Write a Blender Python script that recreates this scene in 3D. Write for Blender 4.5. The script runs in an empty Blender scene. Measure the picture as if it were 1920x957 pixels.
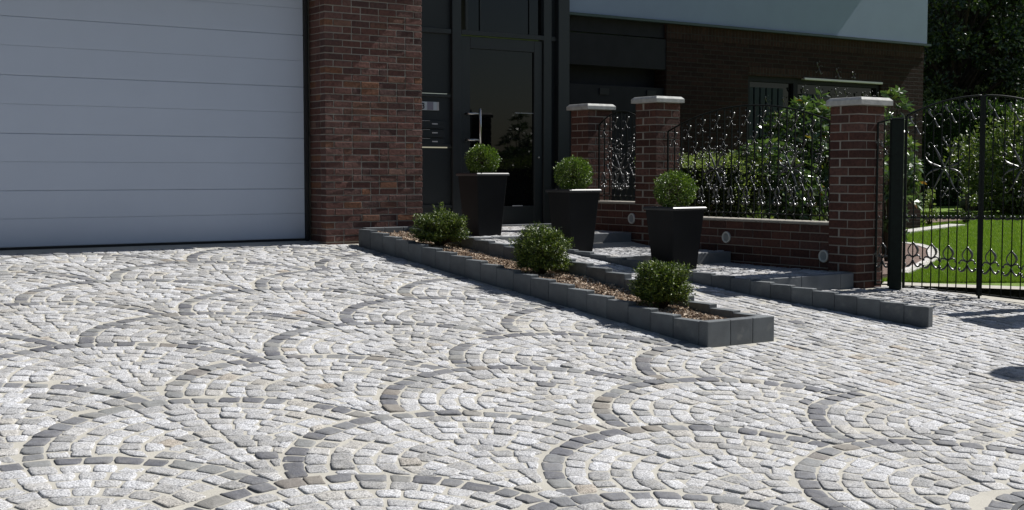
import bpy, bmesh, math, random
import numpy as np
from mathutils import Vector, Matrix
random.seed(7); rng = np.random.default_rng(7)
PI = math.pi
S = bpy.context.scene
COL = S.collection

# ------------------------------------------------------------------ helpers
def prop(o, label=None, cat=None, group=None, kind=None):
    if label: o['label'] = label
    if cat: o['category'] = cat
    if group: o['group'] = group
    if kind: o['kind'] = kind
    return o

def empty(name, loc=(0, 0, 0), rz=0.0, **k):
    o = bpy.data.objects.new(name, None); COL.objects.link(o)
    o.location = loc; o.rotation_euler = (0, 0, rz); o.empty_display_size = .1
    return prop(o, **k)

class MB:
    """collects faces, builds one mesh"""
    def __init__(s): s.v = []; s.f = []; s.m = []; s.uv = []
    def add(s, vs, fs, uvs=None, mi=0):
        b = len(s.v); s.v += [tuple(p) for p in vs]
        for i, f in enumerate(fs):
            s.f.append(tuple(b + k for k in f)); s.m.append(mi)
            s.uv.append(uvs[i] if uvs else None)
    def box(s, x0, x1, y0, y1, z0, z1, mi=0, M=None):
        p = [Vector(q) for q in ((x0,y0,z0),(x1,y0,z0),(x1,y1,z0),(x0,y1,z0),(x0,y0,z1),(x1,y0,z1),(x1,y1,z1),(x0,y1,z1))]
        F = ((0,1,5,4),(1,2,6,5),(2,3,7,6),(3,0,4,7),(4,5,6,7),(3,2,1,0))
        uv = []
        for f in F:
            q = [p[k] for k in f]
            n = (q[1]-q[0]).cross(q[2]-q[0])
            if abs(n.z) > max(abs(n.x), abs(n.y)): uv.append([(a.x, a.y) for a in q])
            elif abs(n.y) > abs(n.x): uv.append([(a.x, a.z) for a in q])
            else: uv.append([(a.y + .37, a.z) for a in q])
        if M is not None: p = [M @ a for a in p]
        s.add(p, F, uv, mi)
    def tube(s, pts, rad, n=6, mi=0, cap=True):
        pts = [Vector(p) for p in pts]; N = len(pts)
        if not hasattr(rad, '__len__'): rad = [rad]*N
        rings = []; up = None
        for i, p in enumerate(pts):
            t = (pts[min(i+1, N-1)] - pts[max(i-1, 0)])
            if t.length < 1e-9: t = Vector((0, 0, 1))
            t.normalize()
            if up is None:
                up = t.orthogonal().normalized()
            else:
                up = (up - t*up.dot(t))
                up = up.normalized() if up.length > 1e-6 else t.orthogonal().normalized()
            w = t.cross(up)
            rings.append([p + (up*math.cos(2*PI*k/n) + w*math.sin(2*PI*k/n))*rad[i] for k in range(n)])
        vs = [q for r in rings for q in r]; fs = []
        for i in range(N-1):
            for k in range(n):
                a = i*n+k; b = i*n+(k+1) % n
                fs.append((a, b, b+n, a+n))
        if cap:
            fs.append(tuple(range(n-1, -1, -1))); fs.append(tuple(range((N-1)*n, N*n)))
        s.add(vs, fs, None, mi)
    def ball(s, c, r, mi=0, sx=1, sz=1):
        c = Vector(c); vs = []; fs = []; nu, nv = 7, 4
        vs.append(c+Vector((0,0,r*sz)))
        for j in range(1, nv):
            a = PI*j/nv
            for i in range(nu):
                b = 2*PI*i/nu; vs.append(c+Vector((r*math.sin(a)*math.cos(b)*sx, r*math.sin(a)*math.sin(b)*sx, r*math.cos(a)*sz)))
        vs.append(c-Vector((0,0,r*sz)))
        for i in range(nu): fs.append((0, 1+i, 1+(i+1) % nu))
        for j in range(nv-2):
            for i in range(nu):
                a = 1+j*nu+i; b = 1+j*nu+(i+1) % nu; fs.append((a, a+nu, b+nu, b))
        L = len(vs)-1; o = 1+(nv-2)*nu
        for i in range(nu): fs.append((o+i, L, o+(i+1) % nu))
        s.add(vs, fs, None, mi)
    def build(s, name, mats, parent=None, smooth=False, bevel=0.0, seg=1, **k):
        me = bpy.data.meshes.new(name); me.from_pydata(s.v, [], s.f)
        if not isinstance(mats, (list, tuple)): mats = [mats]
        for m in mats: me.materials.append(m)
        if any(s.m): me.polygons.foreach_set('material_index', s.m)
        if any(u is not None for u in s.uv):
            L = me.uv_layers.new(name='UVMap'); li = 0
            for f, u in zip(s.f, s.uv):
                for c in range(len(f)):
                    L.data[li].uv = u[c] if u else (0, 0)
                    li += 1
        if bevel > 0:
            bm = bmesh.new(); bm.from_mesh(me)
            bmesh.ops.bevel(bm, geom=list(bm.edges), offset=bevel, segments=seg, affect='EDGES', profile=.6, clamp_overlap=True)
            bm.to_mesh(me); bm.free()
        if smooth: me.polygons.foreach_set('use_smooth', [True]*len(me.polygons))
        me.update()
        o = bpy.data.objects.new(name, me); COL.objects.link(o)
        if parent: o.parent = parent
        return prop(o, **k)

def np_mesh(name, V, F, mats, mi=None, smooth=True, parent=None, **k):
    """V (n,3) float, F (m,k) int array, all faces with the same side count"""
    me = bpy.data.meshes.new(name)
    V = np.asarray(V, np.float32); F = np.asarray(F, np.int32)
    me.vertices.add(len(V)); me.vertices.foreach_set('co', V.ravel())
    m, kk = F.shape
    me.loops.add(m*kk); me.loops.foreach_set('vertex_index', F.ravel())
    me.polygons.add(m); me.polygons.foreach_set('loop_start', np.arange(0, m*kk, kk, dtype=np.int32))
    me.polygons.foreach_set('loop_total', np.full(m, kk, np.int32))
    if not isinstance(mats, (list, tuple)): mats = [mats]
    for a in mats: me.materials.append(a)
    if mi is not None: me.polygons.foreach_set('material_index', np.asarray(mi, np.int32))
    me.polygons.foreach_set('use_smooth', np.full(m, smooth))
    me.update(calc_edges=True); me.validate()
    o = bpy.data.objects.new(name, me); COL.objects.link(o)
    if parent: o.parent = parent
    return prop(o, **k)

# ------------------------------------------------------------------ materials
def mat(name, base=(.5,.5,.5), rough=.6, spec=.5, metal=0.0):
    m = bpy.data.materials.new(name); m.use_nodes = True
    b = m.node_tree.nodes['Principled BSDF']
    b.inputs['Base Color'].default_value = (*base, 1); b.inputs['Roughness'].default_value = rough
    b.inputs['Specular IOR Level'].default_value = spec; b.inputs['Metallic'].default_value = metal
    return m
def N(m, t, **k):
    n = m.node_tree.nodes.new(t)
    for a, v in k.items():
        if a in n.inputs.keys(): n.inputs[a].default_value = v
        else: setattr(n, a, v)
    return n
def L(m, a, b): m.node_tree.links.new(a, b)
def bsdf(m): return m.node_tree.nodes['Principled BSDF']
def ramp(m, fac, stops):
    r = N(m, 'ShaderNodeValToRGB'); e = r.color_ramp.elements
    while len(e) < len(stops): e.new(.5)
    for x, (p, c) in zip(e, stops): x.position = p; x.color = (*c, 1)
    L(m, fac, r.inputs[0]); return r.outputs[0]
def coords(m, kind='Object', scale=None):
    t = N(m, 'ShaderNodeTexCoord').outputs[kind]
    if scale:
        mp = N(m, 'ShaderNodeMapping'); mp.inputs['Scale'].default_value = scale; L(m, t, mp.inputs[0]); t = mp.outputs[0]
    return t
def noise(m, co, scale, detail=4, rough=.55):
    n = N(m, 'ShaderNodeTexNoise'); n.inputs['Scale'].default_value = scale; n.inputs['Detail'].default_value = detail
    n.inputs['Roughness'].default_value = rough; L(m, co, n.inputs['Vector']); return n.outputs['Fac']
def mix(m, fac, a, b, mode='MIX'):
    n = N(m, 'ShaderNodeMix', data_type='RGBA', blend_type=mode)
    for i, v in ((0, fac), (6, a), (7, b)):
        if hasattr(v, 'is_linked') or hasattr(v, 'links'): L(m, v, n.inputs[i])
        else: n.inputs[i].default_value = v if i == 0 else (*v, 1)
    return n.outputs[2]
def bump(m, h, strength=.4, dist=.01, prev=None):
    b = N(m, 'ShaderNodeBump'); b.inputs['Strength'].default_value = strength; b.inputs['Distance'].default_value = dist
    L(m, h, b.inputs['Height'])
    if prev is not None: L(m, prev, b.inputs['Normal'])
    return b.outputs[0]
def island(m): return N(m, 'ShaderNodeNewGeometry').outputs['Random Per Island']

def stone_mat(name, stops, speck=.35):
    m = mat(name, rough=.75, spec=.3)
    co = coords(m); c = ramp(m, island(m), stops)
    big = noise(m, co, 26, 3); fine = noise(m, co, 210, 3, .7); mid = noise(m, co, 90, 3)
    c = mix(m, .8, c, ramp(m, big, ((.3, (.78,.77,.75)), (.65, (1.05,1.05,1.06)))), 'MULTIPLY')
    c = mix(m, 1.0, c, ramp(m, noise(m, co, .9, 3, .6), ((.3, (.86,.855,.84)), (.68, (1.05,1.05,1.05)))), 'MULTIPLY')
    c = mix(m, speck, c, ramp(m, noise(m, co, 130, 4, .8), ((.36, (.16,.16,.18)), (.475, (.66,.66,.67)), (.55, (1.02,1.02,1.02)), (.7, (1.25,1.25,1.25)))), 'MULTIPLY')
    film = ramp(m, noise(m, co, 9, 5, .7), ((.46, (0,0,0)), (.68, (.34,.34,.34))))
    c = mix(m, film, c, (.42,.40,.36) if speck > .5 else (.27,.26,.24))
    L(m, c, bsdf(m).inputs['Base Color'])
    n1 = bump(m, mid, .7, .005); n2 = bump(m, fine, .5, .0025, n1)
    L(m, n2, bsdf(m).inputs['Normal']); return m
M_granite = stone_mat('pale_granite', ((0, (.35,.35,.345)), (.2, (.44,.44,.44)), (.5, (.535,.538,.545)), (.85, (.64,.648,.665)), (.99, (.49,.47,.43)), (1, (.44,.38,.31))), 1.0)
M_basalt = stone_mat('grey_basalt', ((0, (.12,.123,.14)), (.3, (.16,.163,.178)), (.65, (.20,.205,.215)), (.88, (.255,.26,.255)), (.97, (.235,.21,.18)), (1, (.16,.16,.175))), .25)
M_sand = mat('joint_sand', rough=.95, spec=.1)
c = noise(M_sand, coords(M_sand), 300, 3, .7); c2 = noise(M_sand, coords(M_sand), 3, 3)
L(M_sand, mix(M_sand, .5, ramp(M_sand, c, ((.3, (.33,.315,.275)), (.7, (.55,.525,.46)))), ramp(M_sand, c2, ((.3, (.34,.325,.285)), (.7, (.48,.46,.41))))), bsdf(M_sand).inputs['Base Color'])
L(M_sand, bump(M_sand, c, .6, .004), bsdf(M_sand).inputs['Normal'])

def brick_island(name, stops, rough=.85):
    m = mat(name, rough=rough, spec=.2); co = coords(m)
    c = ramp(m, island(m), stops); n1 = noise(m, co, 34, 4, .65); n2 = noise(m, co, 160, 3, .7); n0 = noise(m, co, 2.2, 3)
    c = mix(m, .85, c, ramp(m, n1, ((.3, (.55,.52,.52)), (.5, (.95,.93,.92)), (.75, (1.35,1.2,1.1)))), 'MULTIPLY')
    c = mix(m, .5, c, ramp(m, n2, ((.35, (.6,.6,.6)), (.6, (1.1,1.1,1.1)))), 'MULTIPLY')
    c = mix(m, .5, c, ramp(m, n0, ((.35, (.75,.75,.77)), (.6, (1.1,1.1,1.1)))), 'MULTIPLY')
    L(m, c, bsdf(m).inputs['Base Color'])
    L(m, bump(m, n2, .5, .003, bump(m, n1, .9, .008)), bsdf(m).inputs['Normal']); return m
M_brick = brick_island('rustic_red_brick', ((0, (.085,.05,.046)), (.25, (.118,.060,.051)), (.5, (.14,.069,.057)), (.72, (.16,.088,.075)), (.86, (.105,.062,.056)), (.985, (.20,.095,.055)), (1, (.16,.11,.10))))
M_pbrick = brick_island('wall_brick', ((0, (.065,.034,.028)), (.3, (.095,.045,.035)), (.55, (.12,.057,.043)), (.8, (.078,.043,.036)), (1, (.135,.074,.06))))
M_mortar = mat('mortar', (.31,.29,.255), .95, .1)
L(M_mortar, bump(M_mortar, noise(M_mortar, coords(M_mortar), 120, 3), .6, .004), bsdf(M_mortar).inputs['Normal'])

def brick_tex(name, bw, rh, ms, c1, c2, mo, rot=False):
    m = mat(name, rough=.9, spec=.15); co = coords(m, 'UV')
    b = N(m, 'ShaderNodeTexBrick'); L(m, co, b.inputs['Vector'])
    b.inputs['Scale'].default_value = 1; b.inputs['Brick Width'].default_value = bw; b.inputs['Row Height'].default_value = rh
    b.inputs['Mortar Size'].default_value = ms; b.inputs['Mortar Smooth'].default_value = .3; b.offset = 0 if rot else .5
    for k, v in (('Color1', c1), ('Color2', c2), ('Mortar', mo)): b.inputs[k].default_value = (*v, 1)
    n = noise(m, coords(m), 22, 4, .65)
    c = mix(m, .7, b.outputs['Color'], ramp(m, n, ((.3, (.6,.6,.6)), (.7, (1.3,1.25,1.2)))), 'MULTIPLY')
    L(m, c, bsdf(m).inputs['Base Color'])
    inv = N(m, 'ShaderNodeMath', operation='SUBTRACT'); inv.inputs[0].default_value = 1; L(m, b.outputs['Fac'], inv.inputs[1])
    L(m, bump(m, n, .5, .006, bump(m, inv.outputs[0], .8, .008)), bsdf(m).inputs['Normal']); return m
M_hbrick = brick_tex('house_brick', .24, .0625, .007, (.025,.014,.012), (.040,.021,.017), (.042,.036,.031))
M_soldier = brick_tex('soldier_brick', .0625, .235, .007, (.036,.020,.016), (.055,.030,.023), (.05,.043,.037), True)

def plain(name, base, rough=.6, spec=.4, var=.12, sc=6, bs=0, bsc=120, metal=0.0, bd=.003):
    m = mat(name, base, rough, spec, metal); co = coords(m)
    n = noise(m, co, sc, 5); k0 = 1-var; k1 = 1+var
    L(m, mix(m, 1.0, base, ramp(m, n, ((.3, (k0,k0,k0)), (.7, (k1,k1,k1)))), 'MULTIPLY'), bsdf(m).inputs['Base Color'])
    if bs: L(m, bump(m, noise(m, co, bsc, 4, .65), bs, bd), bsdf(m).inputs['Normal'])
    return m
M_block = plain('dark_concrete', (.102,.112,.119), .62, .45, .18, 9, .6, 260)
# grain on the concrete
def grain(m, sc, lo, hi):
    src = bsdf(m).inputs['Base Color'].links[0].from_socket
    L(m, mix(m, .8, src, ramp(m, noise(m, coords(m), sc, 2, .8), ((.35, (lo,)*3), (.65, (hi,)*3))), 'MULTIPLY'), bsdf(m).inputs['Base Color'])
grain(M_block, 330, .6, 1.5)
oi = N(M_block, 'ShaderNodeObjectInfo'); src = bsdf(M_block).inputs['Base Color'].links[0].from_socket
L(M_block, mix(M_block, 1.0, src, ramp(M_block, oi.outputs['Random'], ((0, (.84,.84,.85)), (1, (1.16,1.16,1.15)))), 'MULTIPLY'), bsdf(M_block).inputs['Base Color'])
src = bsdf(M_block).inputs['Base Color'].links[0].from_socket
L(M_block, mix(M_block, ramp(M_block, noise(M_block, coords(M_block), 5.5, 5, .65), ((.60, (0,0,0)), (.74, (.55,.55,.55)))), src, (.24,.24,.225)), bsdf(M_block).inputs['Base Color'])
M_cap = plain('cap_stone', (.42,.42,.40), .8, .3, .22, 14, .35, 90)
M_pot = plain('pot_dark', (.008,.0085,.0095), .7, .22, .2, 5, .15, 80)
M_rim = plain('pot_rim', (.03,.032,.034), .45, .6, .15, 9)
M_soil = plain('soil', (.045,.032,.022), .95, .1, .4, 40, .8, 60, bd=.02)
M_iron = plain('wrought_iron', (.003,.006,.005), .55, .25, .2, 60, .12, 200)
M_ironh = plain('iron_scroll', (.012,.014,.015), .34, 1.0, .15, 60, 0, 10); bsdf(M_ironh).inputs['Coat Weight'].default_value = .35; bsdf(M_ironh).inputs['Coat Roughness'].default_value = .22
M_post = plain('post_green', (.005,.010,.008), .55, .2, .35, 30, .3, 70)
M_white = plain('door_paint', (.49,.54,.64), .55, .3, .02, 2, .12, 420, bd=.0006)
M_rubber = mat('rubber', (.012,.012,.013), .7)
M_frame = plain('anthracite', (.017,.021,.023), .42, .45, .08, 3)
M_panel = plain('anthracite_panel', (.014,.018,.020), .5, .4, .1, 2)
M_board = plain('dark_board', (.011,.011,.014), .7, .3, .25, 5, .3, 60)
M_stucco = plain('stucco', (.27,.33,.43), .9, .2, .03, 3, .35, 260, bd=.002)
M_drip = mat('drip_metal', (.04,.065,.06), .4, .5, .3)
M_steel = mat('brushed_steel', (.55,.55,.53), .3, .5, 1.0)
M_silver = mat('silver_tag', (.45,.46,.47), .5, .5)
M_plate = plain('name_plate', (.42,.48,.52), .5, .4, .05, 8)
M_black = mat('black_ink', (.01,.01,.012), .5)
M_roof = plain('roof_tile', (.05,.045,.045), .7, .3, .2, 8)
M_glass = mat('dark_glass', (.010,.011,.011), .03, .5); bsdf(M_glass).inputs['IOR'].default_value = 1.42; bsdf(M_glass).inputs['Base Color'].default_value = (.004,.0045,.0045,1)
M_lens = mat('frosted_lens', (.35,.37,.36), .25, .5); M_ring = mat('lamp_ring', (.62,.62,.58), .4, .5, .3)
M_curtain = plain('shutter_grey', (.035,.045,.05), .8, .2, .1, 8)
M_slab = plain('step_slab', (.19,.20,.21), .8, .3, .15, 7, .4, 200)

def leaf_mat(name, stops, rough=.45, spec=.5, trans=.25):
    m = mat(name, rough=rough, spec=spec); nt = m.node_tree
    c = ramp(m, island(m), stops); L(m, c, bsdf(m).inputs['Base Color'])
    if trans:
        t = N(m, 'ShaderNodeBsdfTranslucent'); L(m, mix(m, 1.0, c, (1.3,1.5,.6), 'MULTIPLY'), t.inputs[0])
        x = N(m, 'ShaderNodeMixShader'); x.inputs[0].default_value = trans
        L(m, bsdf(m).outputs[0], x.inputs[1]); L(m, t.outputs[0], x.inputs[2])
        L(m, x.outputs[0], nt.nodes['Material Output'].inputs['Surface'])
    return m
M_box = leaf_mat('boxwood_leaf', ((0, (.028,.058,.007)), (.5, (.08,.14,.016)), (.8, (.16,.24,.03)), (1, (.27,.35,.06))), .4, .5, .15)
M_yew = leaf_mat('yew_needle', ((0, (.016,.034,.006)), (.45, (.05,.085,.013)), (.78, (.13,.18,.025)), (1, (.26,.30,.055))), .45, .5, .15)
M_rhodo = leaf_mat('rhododendron_leaf', ((0, (.035,.068,.024)), (.5, (.07,.115,.045)), (.95, (.13,.19,.075)), (.992, (.20,.20,.04)), (1, (.42,.15,.03))), .3, .7, .22)
M_hedge2 = leaf_mat('variegated_leaf', ((0, (.08,.12,.03)), (.5, (.18,.23,.08)), (1, (.36,.40,.18))), .5, .4)
M_tree = leaf_mat('tree_leaf', ((0, (.012,.028,.008)), (.6, (.026,.05,.012)), (.9, (.07,.10,.025)), (1, (.14,.19,.05))), .3, .6, .2)
M_hedge = leaf_mat('hedge_leaf', ((0, (.016,.035,.010)), (.6, (.035,.07,.016)), (1, (.07,.11,.03))), .5, .4)
M_azalea = leaf_mat('azalea_leaf', ((0, (.04,.07,.016)), (.5, (.08,.12,.03)), (1, (.18,.20,.07))), .4, .5)
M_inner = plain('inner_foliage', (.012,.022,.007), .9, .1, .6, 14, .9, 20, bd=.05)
M_grass = leaf_mat('grass_blade', ((0, (.085,.15,.018)), (.6, (.145,.23,.03)), (1, (.25,.31,.07))), .5, .3, .3)
M_lawn = plain('lawn', (.125,.20,.028), .9, .2, .3, 3, .7, 70, bd=.02)
M_bark = plain('bark', (.06,.045,.032), .9, .2, .35, 12, .8, 40, bd=.02)
M_chip = mat('wood_chip', rough=.85, spec=.2)
L(M_chip, ramp(M_chip, island(M_chip), ((0, (.12,.08,.055)), (.4, (.28,.20,.135)), (.72, (.44,.34,.25)), (1, (.66,.57,.46)))), bsdf(M_chip).inputs['Base Color'])
M_gravel = plain('red_gravel', (.17,.12,.10), .9, .2, .5, 60, .9, 50, bd=.02)
M_edging = plain('pale_edging', (.50,.48,.46), .9, .2, .15, 9, .4, 80)
M_earth = plain('earth', (.10,.11,.05), .95, .1, .3, .6, .4, 3)
M_boulder = plain('boulder_stone', (.06,.065,.07), .85, .3, .3, 4, .7, 12, bd=.03)

# ------------------------------------------------------------------ camera, light, world
cam = bpy.data.cameras.new('camera'); co_ = bpy.data.objects.new('camera', cam); COL.objects.link(co_)
co_.location = (0, 0, 0); co_.rotation_euler = (math.radians(90-3.606), 0, math.radians(-34.737))
cam.sensor_width = 36; cam.lens = 2420/1920*36; cam.clip_end = 900; cam.clip_start = .05
S.camera = co_
SUN_EL, SUN_ROT = 46.5, 93.3
w = bpy.data.worlds.new('World'); S.world = w; w.use_nodes = True
nt = w.node_tree; sky = nt.nodes.new('ShaderNodeTexSky'); sky.sky_type = 'NISHITA'; sky.sun_disc = False
sky.sun_elevation = math.radians(SUN_EL); sky.sun_rotation = math.radians(SUN_ROT)
nt.links.new(sky.outputs[0], nt.nodes['Background'].inputs[0]); nt.nodes['Background'].inputs[1].default_value = .05
sd = Vector((math.cos(math.radians(SUN_EL))*math.sin(math.radians(SUN_ROT)), math.cos(math.radians(SUN_EL))*math.cos(math.radians(SUN_ROT)), math.sin(math.radians(SUN_EL))))
sl = bpy.data.lights.new('sun', 'SUN'); sl.energy = 5.0; sl.angle = math.radians(.53); sl.color = (1, .975, .94)
so = bpy.data.objects.new('sun', sl); COL.objects.link(so); so.rotation_euler = sd.to_track_quat('Z', 'Y').to_euler(); so.location = (20, 0, 20)
S.view_settings.view_transform = 'Standard'; S.view_settings.look = 'None'; S.view_settings.gamma = 1; S.view_settings.exposure = 0.45
S.render.engine = 'CYCLES'

# ------------------------------------------------------------------ ground geometry
def g(Y): return -.687 + .092*(Y-11.33)
def kx(Y): return 8.08 - .17*(Y-6.16)          # outer face of the kerb beside the path
def smooth(a, b, x):
    t = min(1, max(0, (x-a)/(b-a))); return t*t*(3-2*t)
def zd(X, Y):
    if 6.5 < X < kx(Y)+.02 and Y > 7.6: return g(Y) + .082*smooth(7.6, 10.4, Y)
    return g(Y)
G0 = Vector((9.413, 7.524)); GD = Vector((.574, -.819)); GN = Vector((.819, .574))
def zgarden(X, Y): return -1.04 + .0212*((X*.57+Y*.822)-12)

def sheet(name, poly, zf, m, step=None, **k):
    """polygon cut into a grid by step and draped on zf"""
    bm = bmesh.new(); vs = [bm.verts.new((x, y, 0)) for x, y in poly]; bm.faces.new(vs)
    if step:
        xs = [p[0] for p in poly]; ys = [p[1] for p in poly]
        for lo, hi, ax in ((min(xs), max(xs), 0), (min(ys), max(ys), 1)):
            n = int((hi-lo)/step)
            for i in range(1, n):
                c = [0, 0, 0]; c[ax] = lo+i*(hi-lo)/n; nn = [0, 0, 0]; nn[ax] = 1
                bmesh.ops.bisect_plane(bm, geom=bm.verts[:]+bm.edges[:]+bm.faces[:], plane_co=c, plane_no=nn)
    for v in bm.verts: v.co.z = zf(v.co.x, v.co.y)
    bmesh.ops.recalc_face_normals(bm, faces=bm.faces)
    me = bpy.data.meshes.new(name); bm.to_mesh(me); bm.free(); me.materials.append(m)
    if me.polygons and me.polygons[0].normal.z < 0: me.flip_normals()
    o = bpy.data.objects.new(name, me); COL.objects.link(o); return prop(o, **k)

sheet('ground', [(-400,-400),(400,-400),(400,400),(-400,400)], lambda x, y: -3.6 if y < 0 and False else -3.4, M_earth, kind='structure')
sheet('driveway', [(-10,11.75),(-10,-12),(22,-12),(22,6.0),(10.5,6.0),(9.62,7.82),(9.62,11.75)], lambda x, y: zd(x, y)-.0036, M_sand, .45, kind='structure')
sheet('lawn', [(9.36,8.3),(9.66,7.86),(10.62,6.5),(60,-2),(60,60),(9.36,60)], lambda x, y: zgarden(x, y)+.002, M_lawn, 2.5, kind='structure')
sheet('garden_bed', [(9.37,8.2),(10.3,8.2),(11.6,9.6),(13.0,13.0),(9.37,13.0)], lambda x, y: zgarden(x, y)+.012, M_soil, kind='structure')

# ------------------------------------------------------------------ cobbles
def inside_conv(P, c): pass
class Stones:
    K = 14
    def __init__(s): s.q = []; s.dark = []
    def add(s, corners, dark=False): s.q.append(corners); s.dark.append(dark)
    def build(s, name, zf, mats, **k):
        Q = np.array(s.q)                      # (n,4,2) ccw
        n = len(Q); K = s.K
        # shrink towards the centre for the joint
        c = Q.mean(1, keepdims=True)
        sz = np.linalg.norm(Q-c, axis=2, keepdims=True)
        Q = c + (Q-c)*(1-.0074/np.maximum(sz, .02)) + rng.normal(0, .0036, Q.shape)
        th = (np.arange(K)+.5)/K*2*np.pi
        e = rng.uniform(.22, .46, (n, 1))
        uu = np.sign(np.cos(th))*np.abs(np.cos(th))**e; vv = np.sign(np.sin(th))*np.abs(np.sin(th))**e
        rad = 1+rng.normal(0, .045, (n, K)); uu = uu*rad; vv = vv*rad
        def bil(u, v):
            w = [(1-u)*(1-v)/4, (1+u)*(1-v)/4, (1+u)*(1+v)/4, (1-u)*(1+v)/4]
            return sum(w[i][..., None]*Q[:, i][:, None, :] for i in range(4))
        dome = rng.uniform(.001, .0042, n); h0 = rng.normal(0, .0018, n); tx = rng.normal(0, .022, n); ty = rng.normal(0, .022, n)
        cc = Q.mean(1)
        zg = np.array([zf(x, y) for x, y in cc]); dgy = np.array([zf(x, y+.02) for x, y in cc]); sl_ = (dgy-zg)/.02
        V = []
        for sc, hh in ((1.0, -.022), (1.0, -.0022), (.94, .35), (.66, .85), (.0, 1.0)):
            if sc == 0: P = cc[:, None, :]; kk = 1
            else: P = bil(uu*sc, vv*sc); kk = K
            d = P-cc[:, None, :]
            z = zg[:, None]+sl_[:, None]*d[..., 1] + h0[:, None] + tx[:, None]*d[..., 0]+ty[:, None]*d[..., 1]
            if hh < 0: z = z+hh
            else: z = z+dome[:, None]*hh+rng.normal(0, .0012, (n, kk))
            V.append(np.concatenate([P, z[..., None]], 2))
        V = np.concatenate(V, 1); per = V.shape[1]
        F = []
        for r in range(3):
            for i in range(K):
                a = r*K+i; b = r*K+(i+1) % K; F.append((a, b, b+K, a+K))
        o = 3*K
        for i in range(0, K, 2): F.append((o+i, o+(i+1) % K, o+(i+2) % K, 4*K))
        F = np.array(F); FF = (F[None]+np.arange(n)[:, None, None]*per).reshape(-1, 4)
        mi = np.repeat(np.array(s.dark, int), len(F))
        return np_mesh(name, V.reshape(-1, 3), FF, mats, mi, True, **k)

XB = 5.97
def in_planter(x, y): return 5.90 < x < 6.57 and y > 6.25
def gate_side(x, y): return (Vector((x, y))-G0).dot(GN)
ST = Stones()
R = .882; RW = .102; RIN = .34
cen = {}
for i in range(-4, 7):
    for j in range(-6, 12):
        if (i+j) % 2 == 0:
            cen[(i, j)] = (1.452+.8975*i-.0095*j+.80, 4.158+.711*j+.021*i-.12)
# (1,3),(0,2) share parity even
def covered(x, y, j0, shrink=0.0):
    for (i, j), (cx, cy) in cen.items():
        if j < j0 and abs(cx-x) < R and abs(cy-y) < R and (cx-x)**2+(cy-y)**2 < (R-shrink)**2: return (cx, cy)
    return None
for (i, j), (cx, cy) in cen.items():
    k = 0; r1 = R
    jr = rng.normal(0, .006, 2); cx += jr[0]; cy += jr[1]
    while r1 > .36:
        r0 = r1-RW; rm = (r0+r1)/2
        lo, hi = math.radians(-60), math.radians(240)
        n = max(3, int(rm*(hi-lo)/.120)); ph = rng.uniform(0, 1)
        cuts = np.linspace(lo, hi, n+1)+rng.normal(0, .012/rm, n+1)+(ph-.5)*(hi-lo)/n
        wob = rng.normal(0, .004, n+1)
        for a in range(n):
            A = [(cx+(rr+w_)*math.cos(t), cy+(rr+w_)*math.sin(t)) for rr, t, w_ in ((r0, cuts[a], wob[a]), (r1, cuts[a], wob[a]), (r1, cuts[a+1], wob[a+1]), (r0, cuts[a+1], wob[a+1]))]
            mx = sum(p[0] for p in A)/4; my = sum(p[1] for p in A)/4
            if mx > XB or my > 11.42 or my < .4 or mx < -2.2: continue
            if in_planter(mx, my) or (mx > 5.62 and my > 11.3): continue
            if my < cy-.0 and abs(mx-cx) < RIN: continue
            if covered(mx, my, j, .012): continue
            B = []
            for p in A:                          # trim a stone that reaches under the nearer scale
                h = covered(p[0], p[1], j)
                if h:
                    d = math.hypot(p[0]-h[0], p[1]-h[1]) or 1e-3
                    p = (h[0]+(p[0]-h[0])/d*(R+.002), h[1]+(p[1]-h[1])/d*(R+.002))
                B.append((min(p[0], XB), p[1]))
            ar = .5*abs(sum(B[q][0]*B[(q+1) % 4][1]-B[(q+1) % 4][0]*B[q][1] for q in range(4)))
            if ar < .0018: continue
            ST.add(B, dark=(k == 0 and random.random() > .03) or random.random() < .006)
        r1 = r0; k += 1
    # the middle of the scale: slightly arched courses down to its lower tip
    q = r1+.16; v0 = cy-.16; top = v0+q
    while top > cy-.62:
        top2 = top-RW; a = -math.asin(min(.95, .42/q)); 
        a += rng.uniform(-.1, 0)
        while a < math.asin(min(.95, .42/q)):
            da = rng.uniform(.11, .14)/q
            A = [(cx+rr*math.sin(t), top-q+rr*math.cos(t)) for rr, t in ((q-RW, a), (q-RW, a+da), (q, a+da), (q, a))]
            a += da
            mx = sum(p[0] for p in A)/4; my = sum(p[1] for p in A)/4
            if (math.hypot(mx-cx, my-cy) > r1 if my > cy else abs(mx-cx) > RIN): continue
            if mx > XB or my > 11.42 or my < .4 or mx < -2.2 or in_planter(mx, my) or (mx > 5.62 and my > 11.3): continue
            if covered(mx, my, j, .012): continue
            B = []
            for p in A:
                h = covered(p[0], p[1], j)
                if h:
                    d = math.hypot(p[0]-h[0], p[1]-h[1]) or 1e-3
                    p = (h[0]+(p[0]-h[0])/d*(R+.002), h[1]+(p[1]-h[1])/d*(R+.002))
                B.append((min(p[0], XB), p[1]))
            ar = .5*abs(sum(B[w_][0]*B[(w_+1) % 4][1]-B[(w_+1) % 4][0]*B[w_][1] for w_ in range(4)))
            if ar < .0018: continue
            ST.add(B, dark=random.random() < .006)
        top = top2
MH = (5.0, 2.97)
keepq = [k_ for k_, q_ in enumerate(ST.q) if math.hypot(sum(p[0] for p in q_)/4-MH[0], sum(p[1] for p in q_)/4-MH[1]) > .485]
ST.q = [ST.q[k_] for k_ in keepq]; ST.dark = [ST.dark[k_] for k_ in keepq]
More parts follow.
